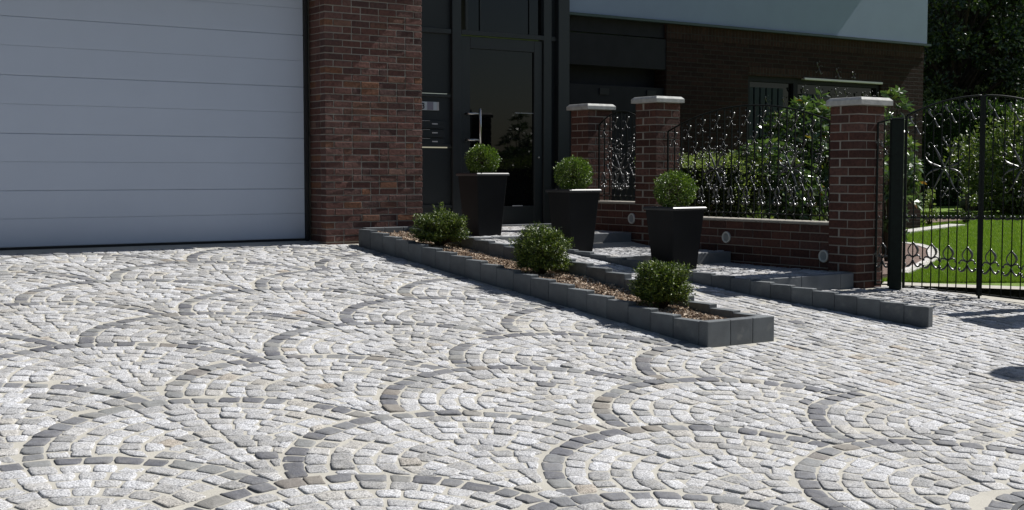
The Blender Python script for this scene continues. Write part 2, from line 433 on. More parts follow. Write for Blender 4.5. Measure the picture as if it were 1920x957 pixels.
for k_ in range(21):
    a0, a1 = 2*PI*k_/21, 2*PI*(k_+1)/21
    ST.add([(MH[0]+r_*math.cos(t_), MH[1]+r_*math.sin(t_)) for r_, t_ in ((.325, a0), (.43, a0), (.43, a1), (.325, a1))], dark=True)
# straight courses on the right, on the path and in front of the gate
x = XB+.004
while x < 13.5:
    wd = rng.uniform(.088, .104); y = .3+rng.uniform(0, .1)
    while y < 11.0:
        ln = rng.uniform(.10, .155)
        mx, my = x+wd/2, y+ln/2
        y2 = y+ln
        if x < 6.56 and y2 > 6.25: y2 = 6.252
        k = kx(my)
        ok = y2-y > .05
        if x < 6.56 and my > 6.25: ok = False
        if my > 6.15 and k-.005 < mx+wd*.4 and mx-wd*.4 < k+.075: ok = False
        if mx > k+.07 and my > 7.68: ok = False
        if 9.03 < mx < 9.42 and 7.64 < my: ok = False
        if gate_side(mx, my) > .34 or mx > 9.6 and my > 6.2 and gate_side(mx, my) > .3: ok = False
        if mx > 9.9 and my > 5.75: ok = False
        if mx > 6.56 and mx < k and my > 10.78: ok = False
        if ok: ST.add([(x, y), (x+wd, y), (x+wd, y2), (x, y2)], dark=random.random() < .012)
        y += ln
    x += wd
# small cut stones along the kerb, both sides
yy = 6.2
while yy < 10.7:
    ln = rng.uniform(.09, .13); k = kx(yy+ln/2)
    ST.add([(k-.075, yy), (k-.006, yy), (k-.006, yy+ln), (k-.075, yy+ln)])
    yy += ln
ST.build('cobblestones', zd, [M_granite, M_basalt], kind='structure')

mh = empty('manhole_cover', (MH[0], MH[1], g(MH[1])), label='round black iron manhole cover ringed with dark setts at the lower right', cat='manhole cover')
mh.rotation_euler = (math.atan(.092), 0, 0)
def disc(name, r0, r1, z0, z1, m, n_=48):
    mb = MB(); vs = []; fs = []
    for r_, z_ in ((r1, z0), (r1, z1), (r0, z1), (r0, z0)) if r0 else ((r1, z0), (r1, z1)):
        vs += [(r_*math.cos(2*PI*i/n_), r_*math.sin(2*PI*i/n_), z_) for i in range(n_)]
    for a in range(len(vs)//n_-1):
        for i in range(n_): fs.append((a*n_+i, a*n_+(i+1) % n_, (a+1)*n_+(i+1) % n_, (a+1)*n_+i))
    if not r0: fs.append(tuple(range(n_, 2*n_)))
    mb.add(vs, fs); return mb.build(name, m, mh)
M_cast = plain('cast_iron', (.03,.032,.035), .55, .5, .3, 20, .5, 60)
disc('rim', .295, .318, -.05, .006, M_cast); disc('cover', 0, .290, -.05, .003, M_cast)
# ------------------------------------------------------------------ steps and landings
ZC, ZB, ZA = -.887, -.772, -.638
def slab_front(mb, y, x0, x1, z1, z0):
    x = x0
    while x < x1-.02:
        w_ = min(.5, x1-x); mb.box(x+.0015, x+w_-.0015, y, y+.07, z0, z1); x += w_
def landing(name, y0, y1, z, xl, zlow):
    mb = MB()
    pts = [(xl(y0), y0), (9.08, y0), (9.08, y1), (xl(y1), y1)]
    vs = [(x, y+(.075 if y == y0 else 0), z-.0085) for x, y in pts]
    mb.add(vs, [(0, 1, 2, 3)])
    o = mb.build(name, M_sand, kind='structure')
    fb = MB(); slab_front(fb, y0, xl(y0), 9.075, z, zlow)
    fb.build(name.replace('landing', 'step_edge'), M_slab, bevel=.004, kind='structure')
    q = Stones(); yy = y0+.078
    while yy < y1-.04:
        wd = min(rng.uniform(.095, .11), y1-yy); x = xl(yy)+.002
        while x < 9.06:
            ln = rng.uniform(.10, .14)
            if x+ln > 9.07: ln = 9.07-x
            if ln > .04: q.add([(x, yy), (x+ln, yy), (x+ln, yy+wd), (x, yy+wd)])
            x += ln
        yy += wd
    q.build('landing_cobbles', lambda x, y: z, [M_granite, M_basalt], kind='structure')
landing('landing', 7.71, 9.27, ZC, lambda y: kx(y)+.075, -1.15)
landing('landing', 9.27, 10.80, ZB, lambda y: kx(y)+.075, -1.0)
landing('landing', 10.80, 12.90, ZA, lambda y: 6.76, -.9)

# ------------------------------------------------------------------ edging blocks
def block(mb, L_, T, z0, z1, M): mb.box(.0012, L_-.0012, 0, T, z0, z1, M=M)
bed = empty('raised_bed', (5.92, 6.26, g(6.26)), label='long narrow raised bed edged with dark grey stepped blocks on the driveway', cat='raised bed')
def child_block(name, x0, x1, y0, y1, z0, z1, par, org, bev=.004):
    mb = MB(); mb.box(x0-org[0], x1-org[0], y0-org[1], y1-org[1], z0-org[2], z1-org[2])
    return mb.build(name, M_block, par, bevel=.0065, seg=2)
org = (5.92, 6.26, g(6.26))
for i in range(3): child_block('edging_block', 5.92+.21*i+.0015, 5.92+.21*(i+1)-.0015, 6.26, 6.345, g(6.26)-.15, -.982, bed, org)
def ltop(k): return -.99+.0238*k
y = 6.3475; k = 0
while y < 11.15:
    ln = .255 if k == 0 else .24
    child_block('edging_block', 5.92, 6.0, y, min(y+ln-.003, 11.24), g(y)-.15, ltop(k)+(.006 if k == 0 else 0)+random.uniform(-.003, .003), bed, org)
    y += ln; k += 1
RT = [(6.3,-.986),(6.56,-.979),(6.8,-.954),(7.02,-.921),(7.9,-.772),(8.2,-.742),(8.44,-.715),(9.7,-.612),(9.9,-.593),(10.3,-.58),(11.2,-.53)]
def interp(T, x):
    if x <= T[0][0]: return T[0][1]
    for (a, b), (c_, d) in zip(T, T[1:]):
        if x <= c_: return b+(d-b)*(x-a)/(c_-a)
    return T[-1][1]
y = 6.3475; 
while y < 11.0:
    child_block('edging_block', 6.47, 6.55, y, min(y+.237, 11.15), g(y)-.15, interp(RT, y+.05)+random.uniform(-.002, .002), bed, org)
    y += .24
for i in range(3): child_block('edging_block', 6.003+.21*i, 6.003+.21*(i+1)-.003, 11.16, 11.24, -.9, -.528, bed, org)
# soil and chips
def zs(x, y):
    l = -.99+.0238*max(0, (y-6.6)/.24)-.035
    r = interp(RT, y)-.125
    t = (x-6.0)/.47
    return l*(1-t)+max(r, l-.02)*t + .012*math.sin(x*17+y*9)*math.sin(y*6.3)
mb = MB(); nx, ny = 8, 90
for i in range(nx):
    for j in range(ny):
        xa, xb = 6.0+.47*i/nx, 6.0+.47*(i+1)/nx; ya, yb = 6.345+4.81*j/ny, 6.345+4.81*(j+1)/ny
        P = [(xa, ya), (xb, ya), (xb, yb), (xa, yb)]
        mb.add([(p[0]-org[0], p[1]-org[1], zs(*p)-.012-org[2]) for p in P], [(0, 1, 2, 3)])
mb.build('bed_soil', M_soil, bed)
n = 15000
cx_ = rng.uniform(6.005, 6.465, n); cy_ = rng.uniform(6.35, 11.13, n)
cz_ = np.array([zs(a, b) for a, b in zip(cx_, cy_)])+rng.uniform(-.008, .014, n)
def scatter_quads(C, A, B, Nn, thick=None):
    """quads centred at C with half axes A,B"""
    V = np.stack([C-A-B, C+A-B, C+A+B, C-A+B], 1)
    return V.reshape(-1, 3), np.arange(len(C)*4).reshape(-1, 4)
def rand_unit(n):
    v = rng.normal(size=(n, 3)); return v/np.linalg.norm(v, axis=1, keepdims=True)
C = np.stack([cx_, cy_, cz_], 1); A = rand_unit(n); A[:, 2] *= .55; A /= np.linalg.norm(A, axis=1, keepdims=True)
Bv = np.cross(A, rand_unit(n)); Bv /= np.linalg.norm(Bv, axis=1, keepdims=True); Nn = np.cross(A, Bv)
la = rng.uniform(.006, .016, n)[:, None]; lb = rng.uniform(.003, .007, n)[:, None]; lc = rng.uniform(.0015, .003, n)[:, None]
cor = [(-1,-1,-1),(1,-1,-1),(1,1,-1),(-1,1,-1),(-1,-1,1),(1,-1,1),(1,1,1),(-1,1,1)]
V = np.stack([C+A*la*a+Bv*lb*b*(1 if a < 0 else .7)+Nn*lc*c_ for a, b, c_ in cor], 1).reshape(-1, 3)
F = np.array([(0,1,5,4),(1,2,6,5),(2,3,7,6),(3,0,4,7),(4,5,6,7),(3,2,1,0)]); F = (F[None]+np.arange(n)[:, None, None]*8).reshape(-1, 4)
np_mesh('wood_chips', V, F, M_chip, smooth=False, kind='stuff', label='tan wood chip mulch between the block rows of the raised bed', cat='mulch')

kerb = empty('edging_wall', (8.08, 6.155, g(6.155)), label='low stepped wall of dark grey blocks between the path and the landings', cat='edging wall')
KT = [(6.15,-1.003),(6.34,-.994),(6.54,-.979),(6.73,-.966),(6.93,-.949),(7.12,-.935),(7.31,-.922),(7.5,-.907),(7.69,-.897),(8.6,-.825),(9.3,-.765),(9.49,-.748),(9.67,-.728),(10.66,-.678),(10.84,-.663),(11,-.650)]
dirK = Vector((-.17, 1, 0)).normalized(); ang = math.atan2(dirK.y, dirK.x)
y = 6.155; sN = 0
while y < 10.75:
    M_ = Matrix.Translation((kx(y)-8.08, y-6.155, 0)) @ Matrix.Rotation(ang, 4, 'Z')
    mb = MB(); zt = interp(KT, y+.04)+random.uniform(-.002, .002)
    mb.box(.0012, .2012, -.072, 0, g(y)-.15-g(6.155), zt-g(6.155), M=M_)
    mb.build('edging_block', M_block, kerb, bevel=.006, seg=2)
    y += .2022*dirK.y

# ------------------------------------------------------------------ brickwork as geometry
def brick_box(mb, x0, x1, y0, y1, z0, z1, jit=.0015, face=None, out=0.0):
    d = [random.uniform(-jit, jit) for _ in range(8)]
    P = [(x0,y0,z0),(x1,y0,z0),(x1,y1,z0),(x0,y1,z0),(x0,y0,z1),(x1,y0,z1),(x1,y1,z1),(x0,y1,z1)]
    P = [[p[0]+random.uniform(-jit, jit), p[1]+random.uniform(-jit, jit), p[2]+random.uniform(-jit, jit)*.7] for p in P]
    if face == 'y':
        for i in (0, 1, 4, 5): P[i][1] -= out
    if face == 'x':
        for i in (0, 3, 4, 7): P[i][0] -= out
    mb.add(P, ((0,1,5,4),(1,2,6,5),(2,3,7,6),(3,0,4,7),(4,5,6,7),(3,2,1,0)))

house = empty('house', (6.2, 11.33, -.687), label='brick and stucco house with white garage door, dark glazed entrance and shaded window wall', cat='house')
HO = (6.2, 11.33, -.687)
def hb(mb): # shift to the house origin
    mb.v = [(a-HO[0], b-HO[1], c_-HO[2]) for a, b, c_ in mb.v]; return mb
# garage pier: front, reveal and right side faces
pb = MB(); CH = .0655; z = -.80; row = 0
while z < 2.02:
    x = 5.656; first = True
    while x < 6.744:
        ln = random.choice((.2, .2, .2, .1)) if not first else (.2 if row % 2 else .1)
        first = False
        x1 = min(x+ln, 6.745)
        if 6.745-x1 < .05: x1 = 6.745
        brick_box(pb, x+.001, x1-.010 if x1 < 6.745 else x1, 11.33, 11.43, z+.0055, z+CH-.0055, .0022, 'y', random.uniform(.0005, .0075))
        x = x1
    y = 11.437; first = True
    while y < 11.66:
        y1 = min(y+(.1 if row % 2 and first else .2), 11.665); first = False
        brick_box(pb, 5.656, 5.75, y, y1-.006, z+.004, z+CH-.004, .002); y = y1
    y = 11.437
    while y < 12.93:
        y1 = min(y+.2, 12.94); brick_box(pb, 6.645, 6.745, y, y1-.008, z+.004, z+CH-.004, .002); y = y1
    z += CH; row += 1
hb(pb).build('brick_pier', M_brick, house, bevel=.0028)
mb = MB(); mb.box(5.661, 6.740, 11.334, 12.93, -.9, 2.02); hb(mb).build('pier_mortar', M_mortar, house)
# rest of the garage front and the mass behind it
mb = MB(); mb.box(-.6, .58, 11.33, 11.66, -.95, 2.02); hb(mb).build('garage_wall', M_hbrick, house)
mb = MB(); mb.box(-.6, 5.656, 11.69, 11.75, -.9, 2.02); mb.box(.58, 5.656, 11.40, 11.69, 1.90, 2.02); hb(mb).build('garage_back', M_panel, house)
# garage door
gd = empty('garage_door', (3.08-HO[0], 11.65-HO[1], -.66-HO[2])); gd.parent = house
GO = Vector((3.08, 11.65, -.66))
seams = [-.640, -.147, .348, .849, 1.352, 1.86]
for a, b in zip(seams, seams[1:]):
    mb = MB(); mid = (a+b)/2+.002
    for z0, z1, e0, e1 in ((a+.0035, mid-.0009, .0, .0), (mid+.0009, b-.0035, 0, 0)):
        mb.box(.60-GO.x, 5.585-GO.x, 0, .03, z0-GO.z, z1-GO.z)
    mb.box(.60-GO.x, 5.585-GO.x, .0065, .034, a-GO.z, b-GO.z-.0005)
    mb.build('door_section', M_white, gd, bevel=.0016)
mb = MB(); mb.box(.59-GO.x, 5.59-GO.x, -.004, .03, -.70-GO.z, -.6405-GO.z); mb.build('door_seal', M_rubber, gd)
mb = MB(); mb.box(5.586-GO.x, 5.612-GO.x, -.035, .03, -.72-GO.z, 1.9-GO.z); mb.build('door_frame', M_rubber, gd); mb = MB(); mb.box(.56-GO.x, .60-GO.x, -.035, .03, -.72-GO.z, 1.9-GO.z)
mb.build('door_frame', M_rubber, gd)
# canopy over the garage
mb = MB(); mb.box(-.8, 6.90, 11.17, 11.33, 2.02, 2.30); mb.box(-.8, 6.90, 11.33, 12.9, 2.022, 2.298)
hb(mb).build('garage_canopy', M_drip, house, bevel=.003)

# entrance front
YE = 12.95
SPLIT = ('window_bar', 'door_trim', 'bay_bracket', 'entrance_panel', 'side_panel', 'boarded_bay')
def hbox(name, m, *b, bevel=0.0, par=None):
    if name in SPLIT and len(b) > 1:
        for q in b: hbox(name, m, q, bevel=bevel, par=par)
        return
    mb = MB()
    for q in b: mb.box(*q)
    hb(mb)
    if par is not None:
        mb.v = [tuple(Vector(v)-par.location) for v in mb.v]
    return mb.build(name, m, par or house, bevel=bevel)
hbox('entrance_panel', M_panel, (6.746, 8.168, YE, YE+.06, -.9, .30), (6.746, 8.168, YE, YE+.06, .34, .905), (6.746, 8.168, YE, YE+.06, .94, 1.64), (6.746, 8.168, YE, YE+.06, 1.69, 4.3))
hbox('entrance_frame', M_frame, (8.10, 8.226, YE-.045, YE+.08, -.9, 4.3), (9.425, 9.545, YE-.045, YE+.08, -.9, 4.3), (9.63, 9.80, YE-.075, YE+.2, -.9, 4.3),
     (6.746, 8.10, YE-.03, YE+.07, 1.632, 1.69), (8.226, 9.425, YE-.046, YE+.08, 1.632, 1.69), (9.545, 9.63, YE-.03, YE+.08, 1.632, 1.69),
     (6.746, 8.10, YE-.022, YE+.07, .895, .93), (6.746, 8.10, YE-.022, YE+.07, .315, .345), (6.746, 8.10, YE-.03, YE+.07, -.40, -.365), (8.29, 8.33, YE-.035, YE+.07, 1.69, 4.3), bevel=.004)
hbox('side_panel', M_panel, (9.545, 9.63, YE+.01, YE+.05, -.9, 1.632), (9.545, 9.63, YE+.01, YE+.05, 1.69, 4.3))
hbox('transom_window', M_glass, (8.33, 9.425, YE+.02, YE+.03, 1.69, 4.3))
hbox('stucco_reflection', M_stucco, (8.54, 9.0, YE+.008, YE+.018, 2.125, 4.3))  # stucco's reflection in the transom glass, put in as a pale box
hbox('window_bar', M_frame, (8.52, 8.535, YE+.005, YE+.018, 1.69, 4.3), (9.24, 9.255, YE+.005, YE+.018, 1.69, 4.3))
fd = empty('front_door', (8.85-HO[0], YE-HO[1], -.64-HO[2])); fd.parent = house
hbox('door_leaf', M_frame, (8.232, 8.364, YE-.02, YE+.04, -.62, 1.622), (9.297, 9.419, YE-.02, YE+.04, -.62, 1.622), (8.364, 9.297, YE-.02, YE+.04, 1.48, 1.622), (8.364, 9.297, YE-.02, YE+.04, -.62, -.395), bevel=.004, par=fd)
hbox('door_pane', M_glass, (8.364, 9.297, YE+.005, YE+.02, -.395, 1.48), par=fd)
hbox('door_trim', M_silver, (9.02, 9.295, YE-.004, YE+.004, .735, .742), (8.97, 9.12, YE-.026, YE-.021, -.397, -.386), par=fd)
mb = MB(); q = lambda x, y, z: (x-8.85, y-YE, z+.64)
mb.tube([q(8.452, YE-.10, .352), q(8.452, YE-.10, .768)], .0155, 10)
for zz in (.708, .398): mb.tube([q(8.30, YE-.02, zz), q(8.31, YE-.075, zz+.002), q(8.45, YE-.10, zz)], .013, 8)
mb.build('door_handle', M_steel, fd, smooth=True)
mb = MB(); mb.ball(q(9.36, YE-.03, .20), .013); mb.build('door_lock', M_steel, fd, smooth=True)
# letter boxes and name plate
lb = empty('letter_boxes', (7.7-HO[0], YE-HO[1], .6-HO[2])); lb.parent = house
for zt in (.62, .517, .415):
    mb = MB(); mb.box(-.50, .30, -.018, .0, zt-.093-.6, zt-.006-.6); mb.build('letter_box', M_panel, lb, bevel=.002)
    mb = MB(); mb.box(-.50, .10, -.03, -.0185, zt-.008-.6, zt-.0045-.6); mb.build('flap', M_silver, lb)
    mb = MB(); mb.box(.135, .208, -.022, -.0185, zt-.048-.6, zt-.034-.6); mb.build('name_tag', M_silver, lb)
npl = empty('name_plate', (7.7-HO[0], YE-HO[1], .785-HO[2])); npl.parent = house
mb = MB(); mb.box(-.22, .225, -.02, 0, -.049, .049); mb.build('plate', M_plate, npl, bevel=.002)
mb = MB(); mb.box(.07, .15, -.0225, -.0205, -.045, .045); mb.build('bell_panel', plain('bell_grey', (.20,.20,.25), .5), npl)
mb = MB(); mb.box(.205, .225, -.0245, -.0205, -.049, .049); mb.build('plate_end', M_silver, npl)
fc = bpy.data.curves.new('digit', 'FONT'); fc.body = '3'; fc.size = .095; fc.align_x = 'CENTER'; fc.extrude = .001; fc.offset = .0025
to = bpy.data.objects.new('digit_tmp', fc); COL.objects.link(to); bpy.context.view_layer.update()
me = bpy.data.meshes.new_from_object(to.evaluated_get(bpy.context.evaluated_depsgraph_get())); COL.objects.unlink(to); bpy.data.objects.remove(to)
me.materials.clear(); me.materials.append(M_black)
dg = bpy.data.objects.new('house_number', me); COL.objects.link(dg); dg.parent = npl; dg.location = (.012, -.0225, -.034); dg.rotation_euler = (PI/2, 0, 0)
# threshold
hbox('threshold', M_slab, (8.1, 9.55, YE-.12, YE+.02, -.70, -.615), bevel=.004)

# dark boarded bay between the entrance and the brick wall
hbox('boarded_bay', M_board, (9.80, 11.56, 13.10, 13.16, 1.80, 2.02), (9.80, 11.56, 13.07, 13.15, 1.38, 1.785), (9.80, 11.56, 13.30, 13.36, .9, 1.4),
     (9.80, 11.56, 13.10, 13.15, .80, 1.14), (9.80, 11.56, 13.12, 13.16, .35, .79), (9.80, 11.56, 13.10, 13.15, -.95, .34), bevel=.004)
hbox('bay_bracket', M_rubber, (10.45, 10.60, 13.085, 13.099, 1.02, 1.10), (11.25, 11.4, 13.085, 13.099, 1.02, 1.10), (10.45, 10.6, 13.08, 13.099, .60, .76))
# brick wall with soldier course, window cut out
hbox('brick_wall', M_hbrick, (11.56, 13.08, 13.06, 13.4, -1.1, 1.80), (15.91, 16.90, 13.06, 13.4, -1.1, 1.80), (13.08, 15.91, 13.06, 13.4, 1.50, 1.80), (13.08, 15.91, 13.06, 13.4, -1.1, -.1), (16.56, 16.90, 13.4, 22, -1.1, 1.80))
hbox('soldier_course', M_soldier, (11.56, 16.90, 13.052, 13.4, 1.802, 2.0), (13.08, 15.91, 13.056, 13.3, 1.376, 1.498), (16.57, 16.905, 13.4, 22, 1.802, 2.0))
hbox('stucco_wall', M_stucco, (9.80, 16.895, 13.0, 22, 2.022, 4.85), (-.6, 9.8, 13.0, 22, 2.3, 4.85))
hbox('drip_edge', M_drip, (9.80, 16.96, 12.965, 13.04, 1.985, 2.018), (16.90, 16.96, 13.04, 22.0, 1.985, 2.018))
hbox('entrance_head', M_panel, (6.746, 9.8, 12.96, 13.0, 4.3, 4.85))
mb = MB(); e = [(-1.2, 12.55, 4.85), (17.5, 12.55, 4.85), (17.5, 22.4, 4.85), (-1.2, 22.4, 4.85)]
mb.add([*e, *[(a, b, c_+.16) for a, b, c_ in e], (2, 17.5, 7.6), (14.5, 17.5, 7.6)], [(3,2,1,0), (0,1,5,4), (1,2,6,5), (2,3,7,6), (3,0,4,7), (4,5,9,8), (5,6,9), (6,7,8,9), (7,4,8)])
hb(mb).build('roof', M_roof, house)
# window in the brick wall
win = empty('window', (14.5-HO[0], 13.1-HO[1], .6-HO[2])); win.parent = house
hbox('window_frame', M_board, (13.08, 13.15, 13.10, 13.18, -.1, 1.376), (15.84, 15.91, 13.10, 13.18, -.1, 1.376), (13.15, 15.84, 13.10, 13.18, 1.30, 1.376), (14.03, 14.12, 13.10, 13.18, -.1, 1.30), par=win)
hbox('window_pane', M_glass, (13.15, 15.84, 13.15, 13.16, -.1, 1.30), par=win)
sh = MB()
for i in range(6): sh.box(13.14+.12*i, 13.23+.12*i, 13.11, 13.135, -.1, 1.22)
for i in range(3): sh.box(14.22+.12*i, 14.31+.12*i, 13.11, 13.135, -.1, 1.16)
hb(sh); sh.v = [tuple(Vector(v)-win.location) for v in sh.v]; sh.build('shutter', M_curtain, win)
hbox('window_ledge', M_ring, (14.19, 15.905, 13.03, 13.098, 1.358, 1.388), par=win, bevel=.003)

GRILLE = True
# ------------------------------------------------------------------ garden pillars
def pillar(x0, y0, w_, d_, zb, zt, cap, label):
    p = empty('brick_pillar', (x0+w_/2, y0+d_/2, zb), label=label, cat='pillar', group='brick pillars with pale stone caps')
    ox, oy, oz = p.location; mb = MB(); ch = .0775; nC = round((zt-zb)/ch); ch = (zt-zb)/nC
    X0, X1, Y0, Y1 = x0-ox, x0+w_-ox, y0-oy, y0+d_-oy; T = .108; mo = .012
    for r in range(nC):
        a, b = r*ch+.0055, (r+1)*ch-.0055
        ln = w_-T-mo if r % 2 == 0 else T
        # left/right faces
        if r % 2 == 0:
            segs = [(X0, X1-T-mo, Y0, Y0+T, 'y'), (X1-T, X1, Y0, Y1-T-mo, None), (X0+T+mo, X1, Y1-T, Y1, None), (X0, X0+T, Y0+T+mo, Y1, 'x')]
        else:
            segs = [(X0, X0+T, Y0, Y0+.2, 'x'), (X0+T+mo, X1, Y0, Y0+T, 'y'), (X1-T, X1, Y0+T+mo, Y1, None), (X0, X1-T-mo, Y1-T, Y1, None)]
            segs.append((X0, X0+T, Y0+.2+mo, Y1-T-mo, 'x') if (Y1-T-mo)-(Y0+.2+mo) > .02 else (X0+.01, X0+.02, Y0+.05, Y0+.06, None))
        for s_ in segs: brick_box(mb, s_[0], s_[1], s_[2], s_[3], a, b, .0012, s_[4], random.uniform(-.0015, .0015))
    mb.build('shaft', M_pbrick, p, bevel=.0025)
    mb = MB(); mb.box(X0+.006, X1-.006, Y0+.006, Y1-.006, 0, zt-zb-.001); mb.build('mortar_core', M_mortar, p)
    cx0, cx1, cy0, cy1, c0, c1 = cap
    mb = MB(); h_ = .024; q0 = [(cx0-ox, cy0-oy), (cx1-ox, cy0-oy), (cx1-ox, cy1-oy), (cx0-ox, cy1-oy)]; q1 = [(a+h_*sx, b+h_*sy) for (a, b), (sx, sy) in zip(q0, ((1,1),(-1,1),(-1,-1),(1,-1)))]
    mb.add([(a, b, c0-oz) for a, b in q0]+[(a, b, c1-oz-h_) for a, b in q0]+[(a, b, c1-oz) for a, b in q1], ((3,2,1,0), (0,1,5,4), (1,2,6,5), (2,3,7,6), (3,0,4,7), (4,5,9,8), (5,6,10,9), (6,7,11,10), (7,4,8,11), (8,9,10,11)))
    mb.build('cap', M_cap, p, bevel=.003, seg=1); return p
pillar(9.06, 7.68, .345, .33, -1.12, .607, (9.01, 9.437, 7.61, 8.02, .608, .677), 'brick pillar with pale cap beside the gate, nearest the green-black post')
pillar(9.06, 10.39, .335, .34, -.95, .752, (9.01, 9.408, 10.332, 10.75, .753, .818), 'middle brick pillar with pale cap, between the two wrought iron fence panels')
pillar(9.06, 11.555, .345, .32, -.85, .725, (9.01, 9.42, 11.50, 11.90, .726, .79), 'brick pillar with pale cap closest to the dark glazed entrance')
pillar(10.28, 5.84, .34, .34, -1.3, .50, (10.23, 10.67, 5.79, 6.23, .501, .565), 'brick pillar with pale cap at the far right end of the double gate')
def low_wall(y0, y1, zb, zt, label):
    w0 = empty('garden_wall', (9.08, y0, zb), label=label, cat='wall'); mb = MB(); ch = .0775; n_ = round((zt-zb)/ch); ch = (zt-zb)/n_
    for r in range(n_):
        y = 0 - (.12 if r % 2 else 0)
        while y < y1-y0-.01:
            a, b = max(y, 0.002), min(y+.235, y1-y0-.002)
            if b-a > .02:
                brick_box(mb, 0, .11, a, b, r*ch+.0045, (r+1)*ch-.0045, .0012, 'x', random.uniform(-.0015, .0015))
                brick_box(mb, .17, .28, a, b, r*ch+.0045, (r+1)*ch-.0045, .0012)
            y += .244
    mb.build('brick_face', M_pbrick, w0, bevel=.002)
    mb = MB(); mb.box(.006, .274, .001, y1-y0-.001, 0, zt-zb-.001); mb.build('mortar_core', M_mortar, w0)
    mb = MB(); mb.box(-.008, .288, .001, y1-y0-.001, zt-zb, zt-zb+.022); mb.build('coping', M_mortar, w0, bevel=.004)
    return w0
gw1 = low_wall(8.012, 10.388, -1.1, -.468, 'low dark brick wall under the longer wrought iron fence panel')
gw2 = low_wall(10.732, 11.553, -.95, -.33, 'short low brick wall under the narrow wrought iron fence panel')
def wall_light(par, y, z):
    e0 = empty('wall_light', tuple(Vector((9.08, y, z))-par.location)); e0.parent = par
    mb = MB(); n_ = 28; vs = []; fs = []
    prof = [(.058, .0), (.058, -.010), (.054, -.016), (.043, -.016), (.040, -.008)]
    for r_, h in prof:
        for i in range(n_): t = 2*PI*i/n_; vs.append((h, r_*math.cos(t), r_*math.sin(t)))
    for a in range(len(prof)-1):
        for i in range(n_): fs.append((a*n_+i, a*n_+(i+1) % n_, (a+1)*n_+(i+1) % n_, (a+1)*n_+i))
    mb.add(vs, fs); mb.build('lamp_ring', M_ring, e0, smooth=True)
    mb = MB(); vs = [(-.009, 0, 0)]+[(-.008, .0405*math.cos(2*PI*i/n_), .0405*math.sin(2*PI*i/n_)) for i in range(n_)]
    mb.add(vs, [(0, 1+i, 1+(i+1) % n_) for i in range(n_)])
    for i in (-1, 0, 1): mb.box(-.014, -.010, i*.018-.002, i*.018+.002, -.036, .036)
    mb.build('lens', M_lens, e0)
wall_light(gw1, 9.34, -.632); wall_light(gw1, 8.075, -.755); wall_light(gw2, 10.80, -.487)

